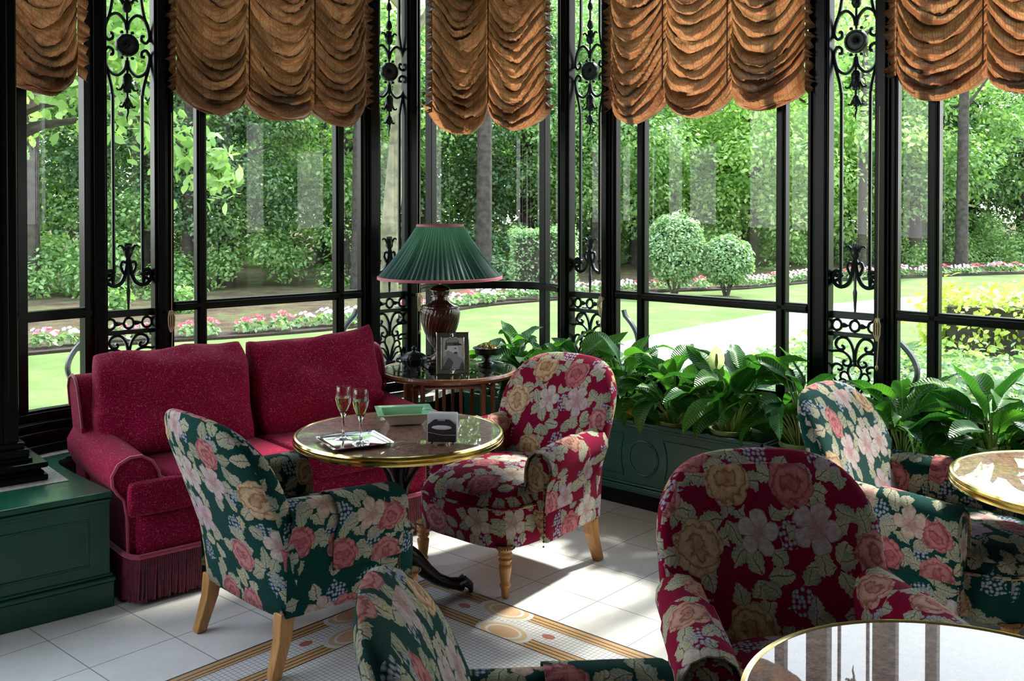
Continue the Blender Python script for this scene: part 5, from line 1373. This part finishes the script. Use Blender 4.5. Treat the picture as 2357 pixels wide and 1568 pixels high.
def put(k, x, y, sc, rz, label, z=GZ, cat='tree', grp=TG_):
    o = protos[k] if not used[k] else copy_tree(protos[k]); used[k] = 1
    o.location = (x, y, z); o.scale = (sc, sc, sc * 1.0); o.rotation_euler = (0, 0, rz); tag(o, label, cat, grp); return o
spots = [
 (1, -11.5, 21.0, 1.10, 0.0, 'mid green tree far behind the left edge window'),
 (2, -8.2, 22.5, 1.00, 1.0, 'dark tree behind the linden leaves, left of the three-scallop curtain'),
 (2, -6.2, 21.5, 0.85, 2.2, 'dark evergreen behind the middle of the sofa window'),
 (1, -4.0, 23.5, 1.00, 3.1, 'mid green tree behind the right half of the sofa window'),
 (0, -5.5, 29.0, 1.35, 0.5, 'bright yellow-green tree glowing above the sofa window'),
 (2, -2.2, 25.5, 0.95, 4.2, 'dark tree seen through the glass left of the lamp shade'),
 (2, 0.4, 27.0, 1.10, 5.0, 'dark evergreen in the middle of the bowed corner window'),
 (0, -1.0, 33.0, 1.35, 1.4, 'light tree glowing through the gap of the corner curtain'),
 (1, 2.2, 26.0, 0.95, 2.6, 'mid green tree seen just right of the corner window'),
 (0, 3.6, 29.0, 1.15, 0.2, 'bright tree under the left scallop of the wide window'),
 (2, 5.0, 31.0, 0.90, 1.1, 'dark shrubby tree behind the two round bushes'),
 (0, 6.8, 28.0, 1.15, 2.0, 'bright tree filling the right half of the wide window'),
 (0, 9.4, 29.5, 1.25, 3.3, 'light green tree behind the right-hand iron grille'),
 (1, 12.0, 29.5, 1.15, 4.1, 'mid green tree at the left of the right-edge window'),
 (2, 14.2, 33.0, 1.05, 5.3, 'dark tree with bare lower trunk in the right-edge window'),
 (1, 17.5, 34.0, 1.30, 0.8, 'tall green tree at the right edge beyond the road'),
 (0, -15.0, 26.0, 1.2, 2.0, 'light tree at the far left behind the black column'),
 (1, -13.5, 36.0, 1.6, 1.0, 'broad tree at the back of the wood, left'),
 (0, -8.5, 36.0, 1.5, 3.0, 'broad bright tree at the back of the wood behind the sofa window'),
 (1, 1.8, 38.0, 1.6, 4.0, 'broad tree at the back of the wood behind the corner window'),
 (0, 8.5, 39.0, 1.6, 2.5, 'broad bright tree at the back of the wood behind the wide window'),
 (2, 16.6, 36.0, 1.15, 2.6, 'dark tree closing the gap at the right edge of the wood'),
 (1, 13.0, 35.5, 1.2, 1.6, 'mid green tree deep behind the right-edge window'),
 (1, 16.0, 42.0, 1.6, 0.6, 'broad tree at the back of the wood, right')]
for s_ in spots: put(*s_)

# understorey: a continuous belt of undergrowth nobody could count
def belt(name, path, w, h, n, leaf, mat, seed, label, clump=0.45, base=0.0, kind='stuff', cat='undergrowth', zb=GZ):
    rg = np.random.default_rng(seed); L = [0.0]
    for a, c in zip(path, path[1:]): L.append(L[-1] + math.dist(a, c))
    k = max(8, int(L[-1] * w * 1.6)); s = rg.random(k) * L[-1]; off = rg.random(k) * w
    xs = np.interp(s, L, [p[0] for p in path]); ys = np.interp(s, L, [p[1] for p in path])
    i = np.searchsorted(L, s).clip(1, len(path) - 1); dx = np.array([path[j][0] - path[j - 1][0] for j in i]); dy = np.array([path[j][1] - path[j - 1][1] for j in i]); q = np.hypot(dx, dy)
    cc = np.stack([xs - dy / q * off, ys + dx / q * off, zb + base + rg.random(k) * h * (0.35 + 0.65 * off / w)], 1)
    j = rg.integers(0, k, n); dd = rg.normal(size=(n, 3)); dd /= np.linalg.norm(dd, axis=1)[:, None]
    C = cc[j] + dd * clump * rg.random(n)[:, None] ** 0.5; C[:, 2] = np.maximum(C[:, 2], zb + 0.02)
    return tag(leaf_mesh(name, C, leaf, rg, M[mat], outward=dd), label, cat, None, kind)
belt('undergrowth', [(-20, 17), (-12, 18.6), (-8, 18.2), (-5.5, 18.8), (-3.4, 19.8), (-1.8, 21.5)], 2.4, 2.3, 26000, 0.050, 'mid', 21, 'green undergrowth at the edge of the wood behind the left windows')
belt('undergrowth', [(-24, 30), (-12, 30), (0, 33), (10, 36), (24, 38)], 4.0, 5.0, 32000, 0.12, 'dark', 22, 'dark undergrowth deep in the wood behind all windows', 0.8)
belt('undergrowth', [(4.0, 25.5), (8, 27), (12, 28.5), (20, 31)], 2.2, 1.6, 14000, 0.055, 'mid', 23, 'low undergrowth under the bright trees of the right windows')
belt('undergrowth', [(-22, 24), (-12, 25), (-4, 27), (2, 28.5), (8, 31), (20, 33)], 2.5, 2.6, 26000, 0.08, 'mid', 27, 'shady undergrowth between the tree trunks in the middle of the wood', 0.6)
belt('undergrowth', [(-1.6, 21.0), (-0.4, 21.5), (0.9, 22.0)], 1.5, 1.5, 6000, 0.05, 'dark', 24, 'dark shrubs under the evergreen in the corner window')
belt('undergrowth', [(-9.5, 13.8), (-6.8, 14.4), (-5.0, 15.6)], 1.2, 0.55, 2600, 0.06, 'mid', 25, 'low ground cover behind the flower border at the left', 0.3)

def hedge(name, c, size, n, leaf, mat, seed, label, rz=0.0, cat='hedge', bumpy=0.05, z0=GZ):
    rg = np.random.default_rng(seed); hx, hy, hz = size[0] / 2, size[1] / 2, size[2]
    P = rg.random((n, 3)) * 2 - 1; ax = rg.integers(0, 5, n)
    for k in range(n):
        if ax[k] == 0: P[k, 0] = 1
        elif ax[k] == 1: P[k, 0] = -1
        elif ax[k] == 2: P[k, 1] = -1
        else: P[k, 2] = 1
    C = P * np.array([hx, hy, hz / 2]); C[:, 2] += hz / 2
    C += rg.normal(size=C.shape) * bumpy + np.stack([np.zeros(n), np.zeros(n), 0.06 * np.sin(C[:, 0] * 5 + seed) * np.cos(C[:, 1] * 4)], 1)
    C[:, 2] = np.maximum(C[:, 2], 0.01)
    r = empty(name, (c[0], c[1], z0), rz, label, cat)
    leaf_mesh('foliage', C, leaf, rg, M[mat], r, flat=0.4, outward=P * 0.6)
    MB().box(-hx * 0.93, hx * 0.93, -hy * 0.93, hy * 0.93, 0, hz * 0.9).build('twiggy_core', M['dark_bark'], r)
    return r
hedge('clipped_hedge', (0.62, 19.6), (1.15, 0.7, 1.22), 5500, 0.035, 'bush', 31, 'square clipped hedge seen through the right part of the corner window')
hedge('low_shrub_bed', PR(1.05, 2.2), (2.9, 2.3, 0.62), 15000, 0.033, 'bush', 32, 'low pale green shrub bed outside the wide window', RZR, 'shrub', 0.07)
hedge('low_shrub_bed', PR(4.0, 2.0), (3.0, 2.6, 0.78), 15000, 0.036, 'bush', 33, 'dense low shrub bed outside the right-edge window', RZR, 'shrub', 0.08)
hedge('golden_shrub', (6.5, 11.9), (2.6, 1.2, 0.62), 4200, 0.05, 'lime', 34, 'golden yellow-green shrub by the road at the right edge', RZR + 0.4, 'shrub', 0.09)

def bush(x, y, rx, rz, cz, n, seed, label):
    rg = np.random.default_rng(seed); d = rg.normal(size=(n, 3)); d /= np.linalg.norm(d, axis=1)[:, None]
    lump = 1 + 0.07 * np.sin(d[:, 0] * 7 + seed) * np.cos(d[:, 2] * 6 + seed) + rg.normal(size=n) * 0.045
    C = d * np.array([rx, rx, rz]) * lump[:, None] * (0.86 + 0.14 * rg.random(n))[:, None]; C[:, 2] += cz
    r = empty('round_bush', (x, y, GZ), 0, label, 'bush', 'round clipped bushes at the back of the lawn')
    leaf_mesh('foliage', C, 0.038, rg, M['bush'], r, outward=d)
    m = MB()
    for k in range(4):
        a = k * 1.6 + seed; m.tube([V(0.03 * cos(a), 0.03 * sin(a), 0), V(0.16 * cos(a), 0.16 * sin(a), 0.35), V(0.3 * cos(a), 0.3 * sin(a), 0.8)], [0.03, 0.025, 0.01], 6)
    m.build('stems', M['dark_bark'], r)
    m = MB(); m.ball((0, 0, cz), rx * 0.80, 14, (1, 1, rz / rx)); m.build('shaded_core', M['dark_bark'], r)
bush(3.16, 19.3, 0.58, 0.68, 0.92, 6500, 3, 'taller left-hand round bush on the lawn behind the wide window')
bush(4.15, 19.2, 0.52, 0.47, 0.70, 5200, 5, 'smaller right-hand round bush on the lawn behind the wide window')

# big-leaved linden close to the left windows
def linden():
    rg = np.random.default_rng(77); r = empty('linden_tree', (-5.4, 9.6, GZ), 0, 'big-leaved linden tree hanging close outside the left windows', 'tree')
    C, dd = clumps(rg, 9000, 60, 2.6, 1.5, 1.95, 3.95, 0.60, 0.3)
    ok = (C[:, 2] > 1.9); C, dd = C[ok], dd[ok]; leaf_mesh('crown', C, 0.068, rg, M['linden'], r, flat=0.1, hang=0.9, outward=dd * 0.5)
    # the drooping branch that reaches across the sofa window
    pts = [(-1.0, 0.2, 3.7), (0.8, 0.0, 3.2), (1.9, -0.2, 2.6), (2.75, -0.3, 2.0)]
    sp = []
    for i in range(900):
        t = rg.random() ** 0.75; k = min(2, int(t * 3)); f = t * 3 - k; a, c = pts[k], pts[k + 1]
        w = 0.55 * (1 - 0.72 * t); sp.append([a[j] + (c[j] - a[j]) * f + rg.normal() * w * (0.5, 0.6, 0.7)[j] for j in range(3)])
    C2 = np.array(sp); leaf_mesh('drooping_branch', C2, 0.068, rg, M['linden'], r, flat=0.1, hang=1.2)
    m = MB(); m.tube([V(*p) for p in pts], [0.06, 0.04, 0.025, 0.006], 6); m.build('branch', M['dark_bark'], r)
    trunk(r, 5.0, 0.17, M['dark_bark'], (0.1, 0), 7, 4)
linden()
def lone_trunk():
    r = empty('slender_tree', (-1.36, 10.9, GZ), 0, 'slender tree with leaning pale trunk seen left of the lamp shade', 'tree')
    m = MB(); m.tube([V(0, 0, -0.1), V(0.0, 0, 0.5), V(0.02, 0, 1.5), V(0.10, 0, 2.4), V(0.16, 0, 3.3), V(0.22, 0, 5.0), V(0.3, 0, 6.5)], [0.13, 0.105, 0.10, 0.09, 0.085, 0.07, 0.03], 14)
    m.tube([V(0.15, 0, 3.4), V(0.6, 0.1, 4.2), V(1.2, 0.1, 4.8)], [0.05, 0.035, 0.015], 8); m.tube([V(0.18, 0, 3.9), V(-0.5, 0.1, 4.7), V(-1.1, 0.1, 5.2)], [0.05, 0.035, 0.015], 8)
    m.build('trunk', M['bark'], r)
    rg = np.random.default_rng(5); C, dd = clumps(rg, 1500, 26, 1.9, 1.4, 1.3, 5.3, 0.5, 0.2); leaf_mesh('crown', C, 0.075, rg, M['linden'], r, flat=0.1, hang=0.8, outward=dd * 0.5)
lone_trunk()
def chestnut():   # a leafy spray hanging in front of the right-hand side of the corner
    rg = np.random.default_rng(15); r = empty('chestnut_tree', (3.3, 13.6, GZ), 0, 'tree with broad leaves hanging over the lawn right of the corner window', 'tree')
    C, dd = clumps(rg, 3000, 40, 2.2, 1.5, 1.25, 4.55, 0.6, 0.3); ok = C[:, 2] > 3.05; leaf_mesh('crown', C[ok], 0.085, rg, M['linden'], r, flat=0.1, hang=0.9, outward=dd[ok] * 0.5)
    trunk(r, 5.0, 0.10, M['dark_bark'], (0.1, 0.6), 5, 8)
    r.location = (2.2, 12.6, GZ + 0.0); 
def far_trunk(x, y, r0, h, label, mat='dark_bark', lean=0.1):
    r = empty('bare_trunk', (x, y, GZ), 0, label, 'tree trunk', 'dark tree trunks in the wood'); m = MB()
    m.tube([V(0, 0, -0.1), V(0, 0, 0.4), V(lean * 0.3, 0, h * 0.5), V(lean, 0, h)], [r0 * 1.25, r0, r0 * 0.85, r0 * 0.55], 10); m.build('trunk', M[mat], r)
    m = MB(); m.tube([V(lean * 0.4, 0, h * 0.6), V(0.5, 0.1, h * 0.68), V(1.1, 0.1, h * 0.8)], [r0 * 0.3, r0 * 0.2, 0.02], 6); m.build('limb', M[mat], r)
far_trunk(-0.62, 21.6, 0.19, 7.0, 'thick dark trunk seen just right of the gap in the corner curtain')
far_trunk(-9.3, 19.0, 0.24, 6.5, 'dark trunk behind the leaves in the left-edge window')
far_trunk(-6.7, 20.5, 0.13, 6.0, 'thin dark trunk in the wood behind the sofa window')
far_trunk(11.6, 25.6, 0.16, 7.0, 'dark trunk behind the road in the right-edge window')
far_trunk(9.7, 27.5, 0.12, 7.0, 'thin trunk beside the right-hand iron grille')
far_trunk(-3.2, 20.6, 0.15, 6.0, 'dark trunk in the wood behind the right sofa cushion')

# ------------------------------------------------------------ border of bedding flowers, plant by plant
def bedding(seed, mats):
    rg = np.random.default_rng(seed); r = empty('flower_plant')
    n = 70; d = rg.normal(size=(n, 3)); d /= np.linalg.norm(d, axis=1)[:, None]; d[:, 2] = np.abs(d[:, 2]); C = d * np.array([0.17, 0.17, 0.13]) * rg.uniform(0.6, 1, n)[:, None]; C[:, 2] += 0.05
    leaf_mesh('leaves', C, 0.045, rg, M['bush'], r, outward=d)
    rr_ = random.Random(seed); m = MB()
    for k in range(17):
        a = rr_.uniform(0, 6.28); q = 0.17 * rr_.random() ** 0.5; x, y, z = q * cos(a), q * sin(a), 0.17 + 0.06 * (1 - (q / 0.17) ** 2) + rr_.uniform(-0.02, 0.02)
        nn = V(x * 2.5, y * 2.5 - 0.5, 0.8).normalized(); s1 = nn.orthogonal().normalized(); s2 = nn.cross(s1); mi = rr_.randrange(len(mats)); R2 = rr_.uniform(0.026, 0.038); c0 = m.vert((x, y, z)); ring = []
        for j in range(10):
            aa = 2 * PI * j / 10; R3 = R2 * (1.0 if j % 2 else 0.72); p = V(x, y, z) + (s1 * cos(aa) + s2 * sin(aa)) * R3 + nn * 0.008; ring.append(m.vert(p))
        for j in range(10): m.face((c0, ring[j], ring[(j + 1) % 10]), None, mi)
    m.build('blossoms', [M[q] for q in mats], r, smooth=False, recalc=False)
    return r
BP = [bedding(1, ['petal_red', 'petal_pink']), bedding(2, ['petal_pink', 'petal_white']), bedding(3, ['petal_lilac', 'petal_white']), bedding(4, ['petal_red']), bedding(5, ['petal_white'])]
BN = ['coral and pink', 'pale pink', 'lilac and white', 'coral red', 'white']
LL = [0.0]
for a, c in zip(LINE, LINE[1:]): LL.append(LL[-1] + math.dist(a, c))
rg = random.Random(42); s = 4.0; usedb = [0] * 5; i = 0; last = None
SEC = [(-4.62, 'left-edge window'), (-1.55, 'sofa window'), (1.05, 'bowed corner window'), (8.2, 'wide window'), (99, 'right-edge window')]
while s < LL[-1] - 5:
    x = np.interp(s, LL, [p[0] for p in LINE]); y = np.interp(s, LL, [p[1] for p in LINE])
    k = rg.choices(range(5), (5, 1, 3, 4, 1.2) if x < -1.5 else ((1, 6, 0.5, 0.5, 0.3) if x < 1.1 else (3, 4, 1, 4, 0.8)))[0]
    if last is not None and rg.random() < 0.45: k = last
    last = k
    o = BP[k] if not usedb[k] else copy_tree(BP[k]); usedb[k] = 1
    sc = rg.uniform(0.85, 1.2); o.location = (x + rg.uniform(-0.08, 0.08), y + rg.uniform(-0.1, 0.12), GZ + 0.03); o.rotation_euler = (0, 0, rg.uniform(-0.5, 0.5)); o.scale = (sc, sc, sc)
    w = [n_ for lim, n_ in SEC if x / y * 10 < lim or lim == 99][0]
    tag(o, '%s bedding flowers in the border, through the %s' % (BN[k], w), 'flower', '%s bedding flowers, %s' % (BN[k], w))
    s += rg.uniform(0.26, 0.36)
